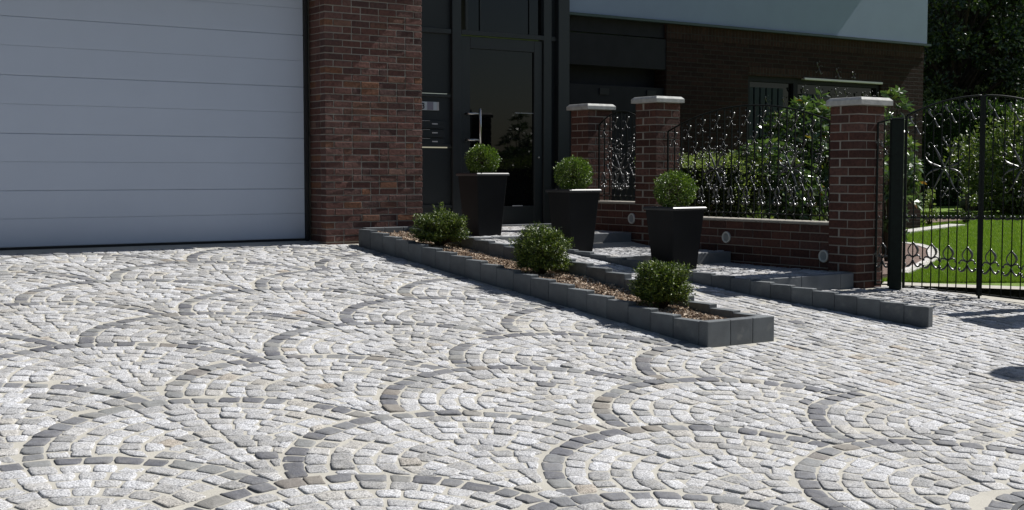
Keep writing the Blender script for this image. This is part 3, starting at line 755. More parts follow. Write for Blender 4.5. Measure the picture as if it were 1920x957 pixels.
# ------------------------------------------------------------------ wrought iron
def spiral(c, r, a0, turns, sgn, n_=10, shrink=.35):
    out = []
    for i in range(n_+1):
        t = i/n_; rr = r*(1-t*(1-shrink)); a = a0+sgn*turns*2*PI*t
        out.append((c[0]+rr*math.cos(a), c[1]+rr*math.sin(a)))
    return out
def bez(p0, p1, p2, p3, n_=8):
    return [tuple((1-t)**3*p0[k]+3*(1-t)**2*t*p1[k]+3*(1-t)*t*t*p2[k]+t**3*p3[k] for k in (0, 1)) for t in [i/n_ for i in range(n_+1)]]
class Iron:
    """2-D pattern (s along the panel, z up) turned into tubes"""
    def __init__(s, d, off=-.012): s.mb = MB(); s.done = []; s.cur = 'scroll'; s.d = Vector((d[0], d[1], 0)); s.n = Vector((d[1], -d[0], 0)); s.off = off
    def P(s, q, o=0): return s.d*q[0]+Vector((0, 0, q[1]))+s.n*(-(s.off)+o)
    def line(s, pts, r0, r1=None, fat=None):
        n_ = len(pts); rs = [r0]*n_
        if fat: rs = [r0+(fat-r0)*math.sin(PI*i/(n_-1))**1.5 for i in range(n_)]
        s.mb.tube([s.P(p) for p in pts], rs, 5)
    def knob(s, q, r): s.mb.ball(s.P(q), r)
    def motif(s, name): s.flush(); s.cur = name
    def flush(s):
        if s.mb.v: s.done.append((s.cur, s.mb))
        s.mb = MB()
    def s_scroll(s, c, h, flip=1, nm=True):
        if nm: s.motif('scroll')
        x, z = c; w_ = h*.34*flip
        s.line(bez((x-w_*.25, z+h*.34), (x-w_*.95, z+h*.60), (x-w_*.85, z+.22*h), (x+w_*.05, z+.02*h), 9), .0035, fat=.0115)
        s.line(bez((x+w_*.05, z+.02*h), (x+w_*.35, z-.25*h), (x+w_*.5, z-h*.5), (x+w_*1.0, z-h*.36), 8), .0035, fat=.0095)
        for q_ in ((x+w_*.15, z+h*.50), (x+w_*.95, z+.16*h), (x-w_*.9, z-.30*h), (x+w_*1.05, z-.34*h)): s.knob(q_, .0095)
        s.line(bez((x, z+.04*h), (x+w_*.3, z+.2*h), (x+w_*.7, z+.3*h), (x+w_*.95, z+.16*h), 5), .0022)
        s.line(bez((x, z), (x-w_*.2, z-.15*h), (x-w_*.6, z-.35*h), (x-w_*.9, z-.30*h), 5), .0022)
    def fleur(s, c, h, k=1.0):
        s.motif('fleur_ornament'); x, z = c; w_ = h*.36*k
        for f in (-1, 1):
            s.line(bez((x, z+h*.52), (x+f*w_*.2, z+h*.36), (x+f*w_*1.35, z+h*.20), (x+f*.05*w_, z-h*.05)), .004, fat=(.0125 if f > 0 else .0065))
            s.line(bez((x, z-.10*h), (x+f*w_*.4, z+h*.02), (x+f*w_*.9, z+h*.05), (x+f*w_*1.0, z-h*.10)), .004, fat=.009)
            s.line(bez((x, z-.12*h), (x+f*w_*.2, z-h*.42), (x+f*w_*.9, z-h*.5), (x+f*w_*1.05, z-h*.34)), .0045, fat=.011)
            s.knob((x+f*w_*1.02, z-h*.11), .0115); s.knob((x+f*w_*1.05, z-h*.34), .0135)
            s.knob((x+f*w_*.55, z+h*.08), .006)
    def cross(s, c, hx, hz):
        s.motif('cross_ornament'); x, z = c
        for f in (-1, 1):
            s.line(bez((x-hx*.62, z+f*hz*.92), (x-hx*.30, z+f*hz*.55), (x-hx*.12, z+f*hz*.10), (x, z+f*hz*.10), 8), .0038, fat=.012)
            s.line(bez((x, z+f*hz*.10), (x+hx*.12, z+f*hz*.10), (x+hx*.30, z+f*hz*.55), (x+hx*.62, z+f*hz*.92), 8), .0038, fat=.010)
            s.line(bez((x+f*hx*1.0, z+hz*.42), (x+f*hx*.80, z+hz*.05), (x+f*hx*.30, z+hz*.10), (x+f*hx*.14, z), 8), .0038, fat=.011)
            s.line(bez((x+f*hx*.14, z), (x+f*hx*.30, z-hz*.10), (x+f*hx*.80, z-hz*.05), (x+f*hx*1.0, z-hz*.42), 8), .0038, fat=.010)
            for g_ in (-1, 1):
                s.line(bez((x+f*hx*.62, z+g_*hz*.92), (x+f*hx*.80, z+g_*hz*1.12), (x+f*hx*1.0, z+g_*hz*.95), (x+f*hx*.84, z+g_*hz*.82), 5), .003)
                s.line(bez((x+f*hx*1.0, z+g_*hz*.42), (x+f*hx*1.08, z+g_*hz*.62), (x+f*hx*.86, z+g_*hz*.66), (x+f*hx*.84, z+g_*hz*.50), 5), .003)
                for q_, r_ in (((x+f*hx*.84, z+g_*hz*.82), .0105), ((x+f*hx*.84, z+g_*hz*.50), .0105), ((x+f*hx*.42, z+g_*hz*.86), .009)): s.knob(q_, r_)
        s.knob((x, z), .014)
        s.s_scroll((x+.005, z+hz*1.02), hz*.42, 1, False); s.s_scroll((x+.005, z-hz*1.02), hz*.42, -1, False)
    def build(s, par):
        s.flush()
        for nm, m_ in s.done: m_.build(nm, M_ironh, par, smooth=True)

def panel(name, org, d, bars, zbot, arch, ends, label, cat, group, par_z, rails, deco, bw=.0052, stile=.009, extra=None):
    """org world xyz; d direction; bars list of s; arch(s)->z world; ends (s0,s1)"""
    p = empty(name, org, label=label, cat=cat, group=group); D = Vector((d[0], d[1], 0)).normalized()
    ang = math.atan2(D.y, D.x); RM = Matrix.Rotation(ang, 4, 'Z'); oz = org[2]
    for s_ in bars:
        mb = MB(); mb.box(s_-bw, s_+bw, -bw, bw, zbot(s_)-oz, arch(s_)-oz, M=RM); mb.build('bar', M_iron, p, bevel=.0012)
    for s_ in ends:
        fr = MB(); fr.box(s_-stile, s_+stile, -stile, stile, zbot(s_)-oz-.012, arch(s_)-oz, M=RM)
        fr.build('stile', M_iron, p, bevel=.0015)
    rl = MB(); n_ = 24; s0, s1 = ends[0], ends[-1]
    rl.tube([RM @ Vector((s0+(s1-s0)*i/n_, 0, arch(s0+(s1-s0)*i/n_)-oz)) for i in range(n_+1)], .0085, 6)
    rl.build('top_rail', M_iron, p, smooth=True)
    for zr in rails:
        bt = MB(); n_ = 8
        for i in range(n_):
            a, b = s0+(s1-s0)*i/n_, s0+(s1-s0)*(i+1)/n_
            za, zb_ = zr(a)-oz, zr(b)-oz
            vs = [RM @ Vector(v) for v in ((a,-.009,za-.006),(b,-.009,zb_-.006),(b,.009,zb_-.006),(a,.009,za-.006),(a,-.009,za+.006),(b,-.009,zb_+.006),(b,.009,zb_+.006),(a,.009,za+.006))]
            bt.add(vs, ((0,1,5,4),(1,2,6,5),(2,3,7,6),(3,0,4,7),(4,5,6,7),(3,2,1,0)))
        bt.build('rail', M_iron, p)
    ir = Iron(D, .012); deco(ir, oz); ir.build(p); return p

arch = lambda s: .68-.40*(s-.71)**2
gz = lambda s: g(G0.y+GD.y*s)+.03
bars1 = [.137, .221, .294, .364, .435, .507, .596]
def deco_gate(bars, cx_s):
    def f(ir, oz):
        for i, b in enumerate(bars):
            if i % 2 == 0:
                ir.s_scroll((b, arch(b)-.125-oz), .19)
                ir.fleur((b, gz(b)+.29-oz), .235, .75)
            if i % 2 == 0: pass
        bb = [bars[0]-.075]+bars+[bars[-1]+.092]
        for a, b in zip(bb, bb[1:]):
            m_ = (a+b)/2; z_ = -.392-oz
            ir.motif('link_scroll'); ir.line(bez((a+.008, z_+.014), (a+.01, z_-.016), (b-.01, z_-.016), (b-.008, z_+.014), 6), .004, fat=.0075)
            ir.knob((a+.016, z_+.016), .0105); ir.knob((b-.016, z_+.016), .0105)
            ir.knob((b, z_-.002), .012)
        ir.cross((cx_s, .055-oz), .16, .22)
    return f
wg = Iron((1, 0), .0); wg.dummy = 0
for xx, zz, hh in ((14.45, 1.53, .20), (14.86, 1.47, .17), (15.2, 1.46, .12), (14.16, 1.17, .2), (14.45, 1.16, .2), (14.86, 1.15, .22), (15.06, 1.15, .22), (15.45, 1.14, .18), (15.62, 1.14, .2), (15.80, 1.14, .2), (13.4, 1.0, .2), (13.75, 1.0, .2)):
    wg.s_scroll((xx-14.5, zz-.6), hh)
wg.flush()
for nm, m_ in wg.done:
    o_ = m_.build(nm, M_ironh if nm == 'scroll' else M_iron, win, smooth=True); o_.location = (0, -.10, 0)
gate_grp = 'leaves of the double gate'
for (bars, ends, cs, lab) in (([.137,.221,.294,.364,.435,.507,.596], (.062, .688), .39, 'black wrought iron gate leaf with scrolls, hung on the square post'),
                              ([.789,.882,.96,1.037,1.11,1.19,1.27], (.712, 1.34), 1.03, 'black wrought iron gate leaf with scrolls on the right of the centre stile')):
    panel('gate_leaf', (G0.x, G0.y, gz(.7)), GD, bars, gz, arch, ends, lab, 'gate', gate_grp, None,
          (lambda s: gz(s)+.002, lambda s: -.392), deco_gate(([ends[0]]+bars+[ends[1]]) if False else bars, cs), stile=.012)
cb = MB(); cb.box(-.011, .011, -.011, .011, -.06, .30); bolt = cb.build('drop_bolt', M_iron, bevel=.001)
bolt.location = (G0.x+GD.x*.70-GN.x*.026, G0.y+GD.y*.70-GN.y*.026, gz(.7)); bolt.rotation_euler = (0, 0, math.atan2(GD.y, GD.x))
prop(bolt, label='slim black drop bolt reaching the paving where the gate leaves meet', cat='bolt')
# narrow fixed panel between pillar and post
narrow = panel('fence_panel', (G0.x-GD.x*.18, G0.y-GD.y*.18, gz(-.12)), GD, [.055], lambda s: gz(-.12), lambda s: .455+.25*s, (.0, .112), 'very narrow iron panel hinged between the brick pillar and the square post', 'fence panel', None, None,
      (lambda s: gz(-.12)+.004,), lambda ir, oz: (ir.fleur((.055, -.74-oz), .235, .6), ir.s_scroll((.06, .22-oz), .13), ir.motif('knob'), ir.knob((.02, -.39-oz), .01), ir.motif('knob'), ir.knob((.08, -.39-oz), .01)), stile=.009)
def hinge(z, lab):
    mb = MB(); mb.box(-.05, .02, -.010, .010, -.008, .008); mb.tube([(.012, 0, -.03), (.012, 0, .03)], .011, 8)
    o = mb.build('hinge', M_ironh, narrow, bevel=.001); o.location = (-GD.x*.01, -GD.y*.01, z-narrow.location.z); o.rotation_euler = (0, 0, math.atan2(GD.y, GD.x))
hinge(.28, 'upper black iron hinge fixed to the pillar beside the gate'); hinge(-.72, 'lower black iron hinge fixed to the pillar beside the gate')
# posts
def post(s, lab):
    p = empty('gate_post', (G0.x+GD.x*s, G0.y+GD.y*s, g(G0.y+GD.y*s)), math.atan2(GD.y, GD.x), label=lab, cat='gate post', group='square green-black gate posts')
    mb = MB(); mb.box(-.052, .052, -.052, .052, -.1, 1.52); mb.build('shaft', M_post, p, bevel=.004)
    mb = MB(); mb.box(-.056, .056, -.056, .056, 1.521, 1.533); mb.build('cap', M_frame, p, bevel=.002)
post(-.008, 'thick square green-black steel post left of the gate'); post(1.41, 'thick square green-black steel post at the far right end of the gate')

# fence on the low walls, x = 9.2
def archF(Y0, Y1, ztop, k):
    m_ = (Y0+Y1)/2; return lambda s: ztop-k*(s-(m_-Y0))**2
def fence(y0, y1, ztop, k, zb, lab, crosses, step=.105):
    ar = archF(y0, y1, ztop, k); n_ = round((y1-y0)/step); bars = [(y1-y0)*i/n_ for i in range(1, n_)]
    def deco(ir, oz):
        for i, b in enumerate(bars):
            if i % 2 == 0: ir.s_scroll((b, ar(b)-.13-oz), .17)
            if i % 2 == 1: ir.s_scroll((b, ar(b)-.33-oz), .15, 1)
            if i % 2 == 1: ir.s_scroll((b, zb+.34-oz), .15, -1); ir.s_scroll((b+.02, zb+.50-oz), .12, 1)
            if i % 2 == 0: ir.fleur((b, zb+.22-oz), .19, .6)
            ir.motif('knob'); ir.knob((b, zb+.055-oz), .009)
            if i % 3 == 1: ir.s_scroll((b, (zb+ar(b))/2+.12-oz), .13, 1)
        for c_ in crosses: ir.cross((c_-y0, .045-oz), .15, .19)
    panel('fence_panel', (9.2, y0, zb), (0, 1), bars, lambda s: zb, ar, (.0, y1-y0), lab, 'fence panel', 'wrought iron panels on the low walls', None,
          (lambda s: zb+.05,), deco, bw=.006, stile=.008)
fence(8.03, 10.36, .672, .165, -.44, 'long arched wrought iron fence panel on the low wall with shrubs behind it', (8.60, 9.62))
fence(10.75, 11.53, .69, .9, -.30, 'short arched wrought iron fence panel on the low wall near the entrance', (11.14,), .10)

# ------------------------------------------------------------------ leaves
def leaves(C, D, Lr, Wr, fold=.25, rnd=.35):
    """C centres, D outward directions; returns V,F: each leaf = 2 quads folded on the midrib"""
    n = len(C); D = D+rand_unit(n)*rnd; D /= np.linalg.norm(D, axis=1, keepdims=True)
    S_ = np.cross(D, rand_unit(n)); S_ /= np.linalg.norm(S_, axis=1, keepdims=True); U = np.cross(D, S_)
    l = rng.uniform(*Lr, n)[:, None]; w_ = rng.uniform(*Wr, n)[:, None]
    P0 = C; P1 = C+D*l*.55+U*l*.05; P2 = C+D*l-U*l*.06
    A_ = C+D*l*.5+S_*w_*.5+U*w_*fold; B_ = C+D*l*.5-S_*w_*.5+U*w_*fold
    V = np.stack([P0, A_, P2, P1, B_], 1).reshape(-1, 3)
    F = np.array([(0, 1, 2, 3), (0, 3, 2, 4)]); F = (F[None]+np.arange(n)[:, None, None]*5).reshape(-1, 4)
    return V, F
def shell(n, r, lo=.78, hi=1.03, squash=(1, 1, 1)):
    d = rand_unit(n); q = d*(rng.uniform(lo**3, hi**3, n)**(1/3))[:, None]*np.array(r)*np.array(squash); return q, d
def stem(par, pts, r, m=None, name='stem'):
    mb = MB(); mb.tube(pts, r, 7); return mb.build(name, m or M_bark, par, smooth=True)
def core(par, r, c, m, name='inner_twigs'):
    """ragged dark inner mass of crossing twigs"""
    mb = MB()
    for _ in range(90):
        a = rand_unit(1)[0]*np.array(r)*random.uniform(.5, .9)
        mb.tube([Vector(c)-Vector((0, 0, r[2]*.7)), Vector(c)+Vector(a)*.5, Vector(c)+Vector(a)], [.004, .003, .0015], 4, cap=False)
    return mb.build(name, M_bark, par)

def yew(x, y, z, r, h, seed, lab, sprig=False):
    p = empty('yew_bush', (x, y, z), label=lab, cat='shrub', group='small yew bushes in the raised bed')
    c0 = np.array([0, 0, h*.54])
    # twigs radiating, each carrying needles
    Vs, Fs = [], []; tw = MB()
    nT = 1000; dirs = rand_unit(nT); dirs[:, 2] = np.where(dirs[:, 2] < -.75, -dirs[:, 2], dirs[:, 2]*.9)
    dirs /= np.linalg.norm(dirs, axis=1, keepdims=True)
    sh_ = np.abs(dirs)**.78*np.sign(dirs); sh_ = sh_*(1+.13*np.sin(dirs[:, :1]*4+seed*2.1)*np.cos(dirs[:, 1:2]*5+seed)+.08*np.sin(dirs[:, 2:]*9+seed*3)); ends = c0+sh_*np.array([r*.93, r*.93, h*.46])*rng.normal(.97, .07, nT)[:, None]
    st = c0*.75+(ends-c0)*.45
    Cn, Dn = [], []
    for s_, e_, d_ in zip(st, ends, dirs):
        k = 16; t = rng.uniform(.15, 1.02, k)[:, None]; C_ = s_+(e_-s_)*t+rng.normal(0, .004, (k, 3)); Cn.append(C_)
        dd = (e_-s_)/np.linalg.norm(e_-s_); Dn.append(dd*.7+rand_unit(k)*.8)
    if sprig:
        for q in range(5):
            b0 = np.array([random.uniform(-.05, .05), random.uniform(-.03, .03), h*.95]); t = rng.uniform(0, 1, 26)[:, None]
            up = np.array([random.uniform(-.05, .05), 0, random.uniform(.05, .11)]); Cn.append(b0+up*t); Dn.append(up/np.linalg.norm(up)*.4+rand_unit(26)*.9)
    C_ = np.concatenate(Cn); D_ = np.concatenate(Dn); D_ /= np.linalg.norm(D_, axis=1, keepdims=True)
    V, F = leaves(C_, D_, (.018, .032), (.006, .010), .1, .25)
    np_mesh('foliage', V, F, M_yew, parent=p, smooth=False)
    mb = MB()
    for i in range(0, nT, 6): mb.tube([(0, 0, .0), tuple(st[i]*.7), tuple(ends[i]*.97)], [.006, .004, .0015], 4, cap=False)
    mb.build('branches', M_bark, p)
# positions from the photograph's measured bases
yew(6.235, 10.15, zs(6.235, 10.15)-.01, .235, .34, 1, 'small dark yew bush at the house end of the raised bed', True)
yew(6.235, 8.57, zs(6.235, 8.57)-.01, .222, .395, 2, 'small dark yew bush in the middle of the raised bed')
yew(6.235, 7.08, zs(6.235, 7.08)-.01, .21, .36, 3, 'small dark yew bush at the driveway end of the raised bed')

def pot(x0, y0, w_, h, z, lab, lab2, br, grp='dark tapered square pots on the landings'):
    p = empty('plant_pot', (x0+w_/2, y0+w_/2, z), label=lab, cat='plant pot', group=grp)
    b = w_*.345; t = w_*.46; e = w_/2; rh = .030; ch_ = .011
    mb = MB(); vs = []
    for zz, q in ((0, b), (h-rh, t)): vs += [(-q, -q, zz), (q, -q, zz), (q, q, zz), (-q, q, zz)]
    mb.add(vs, [(0,1,5,4),(1,2,6,5),(2,3,7,6),(3,0,4,7),(3,2,1,0)]); mb.build('body', M_pot, p, bevel=.004)
    mb = MB(); i_ = e-.035
    k_ = e-ch_; vs = [(-e,-e,h-rh),(e,-e,h-rh),(e,e,h-rh),(-e,e,h-rh),(-e,-e,h-ch_),(e,-e,h-ch_),(e,e,h-ch_),(-e,e,h-ch_),(-k_,-k_,h),(k_,-k_,h),(k_,k_,h),(-k_,k_,h),(-i_,-i_,h),(i_,-i_,h),(i_,i_,h),(-i_,i_,h),(-i_,-i_,h-.06),(i_,-i_,h-.06),(i_,i_,h-.06),(-i_,i_,h-.06)]
    fs = [(0,1,5,4),(1,2,6,5),(2,3,7,6),(3,0,4,7),(3,2,1,0)]
    for a in range(4): bq = (a+1) % 4; fs += [(4+a, 4+bq, 8+bq, 8+a), (8+a, 8+bq, 12+bq, 12+a), (12+a, 12+bq, 16+bq, 16+a)]
    mb.add(vs, fs); mb.build('rim', M_rim, p, bevel=.0015)
    mb = MB(); mb.add([(-i_,-i_,h-.03),(i_,-i_,h-.03),(i_,i_,h-.03),(-i_,i_,h-.03)], [(0,1,2,3)]); mb.build('soil', M_soil, p)
    q = empty('boxwood_ball', (x0+w_/2, y0+w_/2, z+h-.03), label=lab2, cat='topiary', group='clipped boxwood balls in the pots')
    n = 5200; P_, d_ = shell(n, (br, br, br*.90), .66, 1.02); P_[:, 2] += br*.93+.0
    bumpy = 1+.045*np.sin(d_[:, 0]*7+d_[:, 2]*5)*np.sin(d_[:, 1]*8); P_[:, :2] *= bumpy[:, None]
    ns = 60; sd_ = rand_unit(ns); sd_[:, 2] = np.abs(sd_[:, 2]); sp_ = [sd_*(br*(1.0+t_*rng.uniform(.04, .16, ns)))[:, None]*np.array([1, 1, .9])+np.array([0, 0, br*.93])+rng.normal(0, .004, (ns, 3)) for t_ in (.3, .6, .9, 1.1)]
    keep_ = np.sin(d_[:, 0]*9+br*40)*np.sin(d_[:, 1]*11+1)*np.sin(d_[:, 2]*10) < .62
    P_, d_ = P_[keep_], d_[keep_]; P_ = np.concatenate([P_]+sp_); d_ = np.concatenate([d_]+[sd_]*4)
    V, F = leaves(P_, d_, (.014, .024), (.010, .016), .22, .8); np_mesh('foliage', V, F, M_box, parent=q, smooth=False)
    core(q, (br, br, br), (0, 0, br*.95), M_bark, 'branches')
    return p
pot(7.867, 8.783, .42, .578, ZC+.004, 'dark tapered square pot on the lowest landing, nearest the gate', 'clipped boxwood ball in the pot nearest the gate, rightmost of the three balls', .190)
pot(7.605, 9.986, .40, .616, ZB+.004, 'dark tapered square pot on the middle landing, between the other two pots', 'clipped boxwood ball in the middle pot, before the brick pillar', .185)
pot(7.140, 10.917, .40, .642, ZA+.004, 'dark tapered square pot standing right in front of the glazed door', 'clipped boxwood ball in the pot before the glazed door, under the steel handle', .167)

FW = Vector((.57, .822)); RT_ = Vector((.822, -.57))
def gp(d, px):
    u = (px-960)/2420; v = FW*d+RT_*(u*d); return v.x, v.y
# bigger shrubs behind the fence
def rhodo(x, y, r, h, n_ros, lab, low=.1, lm=None, ll=(.085, .135), lw=(.034, .050), cat='shrub'):
    z = zgarden(x, y); p = empty('rhododendron', (x, y, z), label=lab, cat=cat, group='rhododendrons behind the fence')
    d = rand_unit(n_ros); rr = rng.uniform(.35, 1.0, n_ros)**.5
    C0 = d*rr[:, None]*np.array([r, r, h*.5]); C0 *= (1+.14*np.sin(C0[:, :1]*6+1)*np.cos(C0[:, 2:]*7)); C0[:, 2] += h*.5+low
    k = 9; Cc, Dd = [], []
    for c_, d_ in zip(C0, d):
        ax = d_*.8+np.array([.25, 0, .6]); ax /= np.linalg.norm(ax); t1 = np.cross(ax, rand_unit(1)[0]); t1 /= np.linalg.norm(t1); t2 = np.cross(ax, t1)
        for i in range(k):
            a = 2*PI*i/k+rng.uniform(-.2, .2); el = rng.uniform(-.1, .7); Cc.append(c_); Dd.append((t1*math.cos(a)+t2*math.sin(a))+ax*el)
    C_ = np.array(Cc); D_ = np.array(Dd); D_ /= np.linalg.norm(D_, axis=1, keepdims=True)
    V, F = leaves(C_, D_, ll, lw, .12, .12); np_mesh('foliage', V, F, lm or M_rhodo, parent=p, smooth=False)
    mb = MB()
    for i in range(0, n_ros, 12): mb.tube([(0, 0, 0), (C0[i][0]*.35, C0[i][1]*.35, C0[i][2]*.5), tuple(C0[i])], [.022, .014, .005], 5, cap=False)
    mb.build('branches', M_bark, p)
    return p
rhodo(*gp(15.6, 1512), .66, 1.74, 760, 'tall glossy rhododendron rising above the fence beside the nearest pillar')
rhodo(*gp(14.9, 1440), .58, 1.30, 480, 'lower glossy rhododendron in front of the tall one, behind the fence')
rhodo(11.62, 9.42, .36, 1.75, 150, 'narrow glossy rhododendron seen between the pillar and the gate post')
def bush(name, x, y, r, h, n, m, lab, ll, lw, cat='shrub', z=None, box=None, rz=0, clump=None, lift=0, grp=None, branch=40):
    z = zgarden(x, y) if z is None else z
    p = empty(name, (x, y, z), rz, label=lab, cat=cat, group=grp)
    if box:
        P_ = rng.uniform(-1, 1, (n, 3)); ax = rng.integers(0, 3, n); sg = np.where(rng.random(n) < .5, -1, 1)
        dpt = rng.uniform(.80, 1.03, n)
        for a in range(3): P_[ax == a, a] = (sg*dpt)[ax == a]
        P_ = P_[(P_[:, 2] > -.98)]; n = len(P_)
        d_ = P_/np.linalg.norm(P_, axis=1, keepdims=True); P_ = P_*np.array(box)/2; P_[:, 2] += box[2]/2
        P_ += .045*np.sin(P_[:, [1, 2, 0]]*6)+.03*np.sin(P_[:, [2, 0, 1]]*13)
    else:
        if clump:
            nc = clump; cd = rand_unit(nc); cc = cd*rng.uniform(.25, 1, nc)[:, None]**.45*np.array([r, r, h/2]); idx = rng.integers(0, nc, n)
            cr = rng.uniform(.12, .26, nc)*r; dd = rand_unit(n); P_ = cc[idx]+dd*cr[idx][:, None]*rng.uniform(.5, 1.05, n)[:, None]; d_ = dd
        else: P_, d_ = shell(n, (r, r, h/2), .6, 1.02)
        P_[:, 2] += h/2+lift
    V, F = leaves(P_, d_, ll, lw, .2, .7); np_mesh('foliage', V, F, m, parent=p, smooth=False)
    if box:
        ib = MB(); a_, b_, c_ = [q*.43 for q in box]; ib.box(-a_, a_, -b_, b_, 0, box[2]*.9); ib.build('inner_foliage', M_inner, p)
    mb = MB()
    for i in range(branch):
        q_ = P_[random.randrange(len(P_))]
        mb.tube([(q_[0]*.1 if not box else q_[0]*.97, q_[1]*.1, 0), (q_[0]*.5 if not box else q_[0], q_[1]*.5, q_[2]*.5), tuple(q_)], [max(.012, r*.03), max(.008, r*.015), .003], 5, cap=False)
    mb.build('branches', M_bark, p); return p
bush('low_hedge', 10.35, 10.95, .6, 1.3, 15000, M_hedge2, 'pale green clipped low hedge behind the fence, left of the rhododendrons', (.02, .035), (.014, .022), box=(.9, 1.35, 1.16), rz=.3, cat='hedge')
for (px, py, r_, lab) in ((10.15, 9.0, .22, 'little leafy seedling at the foot of the long fence panel, nearer the gate'), (10.0, 9.8, .2, 'little leafy seedling at the foot of the long fence panel, nearer the middle pillar'), (9.75, 11.1, .22, 'pale sunlit seedling low behind the short fence panel')):
    bush('seedling', px, py, r_, .62, 420, M_azalea, lab, (.04, .07), (.02, .035), grp='seedlings behind the fence', branch=12)
# garden beyond the gate
azp = bush('azalea', *gp(24.5, 1935), 1.42, 1.85, 20000, M_azalea, 'big rounded sunlit shrub on the lawn before the dark hedge', (.07, .11), (.035, .055), clump=170)
bush('rose_bush', *gp(21.0, 1742), .18, .62, 260, M_hedge2, 'thin leafy rose bush by the house corner', (.04, .07), (.025, .04), clump=14, grp='rose bushes in the far bed', branch=14)
bush('rose_bush', *gp(21.6, 1812), .2, .60, 280, M_azalea, 'thin leafy rose bush standing out on the far bed, right of the other one', (.04, .07), (.025, .04), clump=14, grp='rose bushes in the far bed', branch=14)
hx, hy = gp(28.5, 1900)
bush('garden_hedge', hx, hy, 1, 2, 42000, M_hedge, 'long dark clipped hedge along the back of the lawn', (.05, .085), (.03, .045), cat='hedge', box=(10.5, 1.3, 2.2), rz=math.atan2(RT_.y, RT_.x), branch=120)
fx_, fy_ = gp(31.0, 1900)
bush('garden_hedge', fx_, fy_, 1, 2, 20000, M_hedge2, 'pale green hedge top showing just above the long dark hedge', (.06, .10), (.035, .05), cat='hedge', box=(11, 1.2, 2.62), rz=math.atan2(RT_.y, RT_.x), branch=60)
# boulder
bx_, by_ = gp(26.3, 1842)
bm = bmesh.new(); bmesh.ops.create_icosphere(bm, subdivisions=4, radius=.5)
for v in bm.verts:
    t = (v.co.z+.5); v.co.x *= 1.05*(1.15-.62*t); v.co.y *= .9*(1.15-.62*t); v.co.z *= 1.0
    nrm = .04*math.sin(v.co.x*9+2)*math.cos(v.co.y*8)+.03*math.sin(v.co.z*14+v.co.x*5); v.co += v.co.normalized()*nrm
me = bpy.data.meshes.new('boulder'); bm.to_mesh(me); bm.free(); me.materials.append(M_boulder)
o = bpy.data.objects.new('boulder', me); COL.objects.link(o); o.location = (bx_, by_, zgarden(bx_, by_)+.36)
prop(o, label='dark grey pointed boulder before the hedge, seen through the gate', cat='boulder')

# trees
def tree(x, y, h, r, n, lab, m=M_tree, low=1.0, leaf=(.09, .15), nc=170):
    z = zgarden(x, y); p = empty('garden_or_added_tree', (x, y, z), label=lab, cat='tree', group='dark trees behind the hedge')
    ch = h-low; cd = rand_unit(nc); cc = cd*(rng.uniform(.05, 1, nc)**.4)[:, None]*np.array([r, r, ch/2]); cc[:, 2] += low+ch/2
    cr = rng.uniform(.35, .8, nc)*r*.28; idx = rng.integers(0, nc, n)
    dd = rand_unit(n); dd[:, 2] = dd[:, 2]*.75+.15; P_ = cc[idx]+dd*cr[idx][:, None]*rng.uniform(.35, 1.08, n)[:, None]
    V, F = leaves(P_, dd, leaf, (leaf[0]*.55, leaf[1]*.5), .2, .9); np_mesh('crown', V, F, m, parent=p, smooth=False)
    mb = MB(); tp = [(0, 0, -.2), (.1, .05, h*.25), (-.05, .1, h*.5), (.05, 0, h*.78)]; mb.tube(tp, [r*.09, r*.07, r*.045, r*.015], 9)
    for i in range(0, nc, 3):
        c_ = cc[i]; zb_ = max(h*.18, c_[2]*.62); mb.tube([(0, 0, zb_), (c_[0]*.5, c_[1]*.5, (zb_+c_[2])/2+.1), tuple(c_)], [r*.028, r*.018, r*.006], 5, cap=False)
    mb.build('trunk', M_bark, p, smooth=True); return p
for d_, px, h, r, n, lab in ((31.5, 1790, 7.2, 2.3, 26000, 'dark leafy tree just right of the house corner'),
                          (33, 1935, 8.2, 2.6, 28000, 'dark leafy tree at the right edge, behind the hedge'),
                          (38, 1860, 10, 3.6, 32000, 'taller dark tree standing between and behind the two nearer trees'),
                          (36.5, 1700, 9.5, 3.2, 20000, 'dark tree mostly hidden behind the house corner'),
                          (36, 2120, 10, 3.6, 16000, 'dark tree outside the view to the right of the hedge'),
                          (46, 1960, 14, 6.0, 26000, 'tallest dark tree closing the view far behind the hedge'),
                          (46, 1740, 14, 6.0, 24000, 'big dark tree far behind the house corner')):
    tx_, ty_ = gp(d_, px); tree(tx_, ty_, h, r, n, lab)

for k_, (tx_, ty_, h, r, lab) in enumerate(((-15, 9, 9, 4, 'added big tree beyond the left edge of the driveway'), (-15, 0, 10, 4.5, 'added tree opposite the garage, left one'),  # unseen trees added to cut sky light and darken the glass reflections
      (-12, -9, 10, 4.5, 'added tree opposite the garage, right one'), (-3, -15, 11, 5, 'added tree behind the viewpoint'), (7, -16, 10, 4.5, 'added tree opposite the path'), (16, -15, 10, 4.5, 'added tree opposite the gate'))):
    p_ = tree(tx_, ty_, h, r, 7000, lab, low=.3, leaf=(.30, .45), nc=110); p_.location.z = -2.2; p_['group'] = 'added trees across the road that cut sky light'
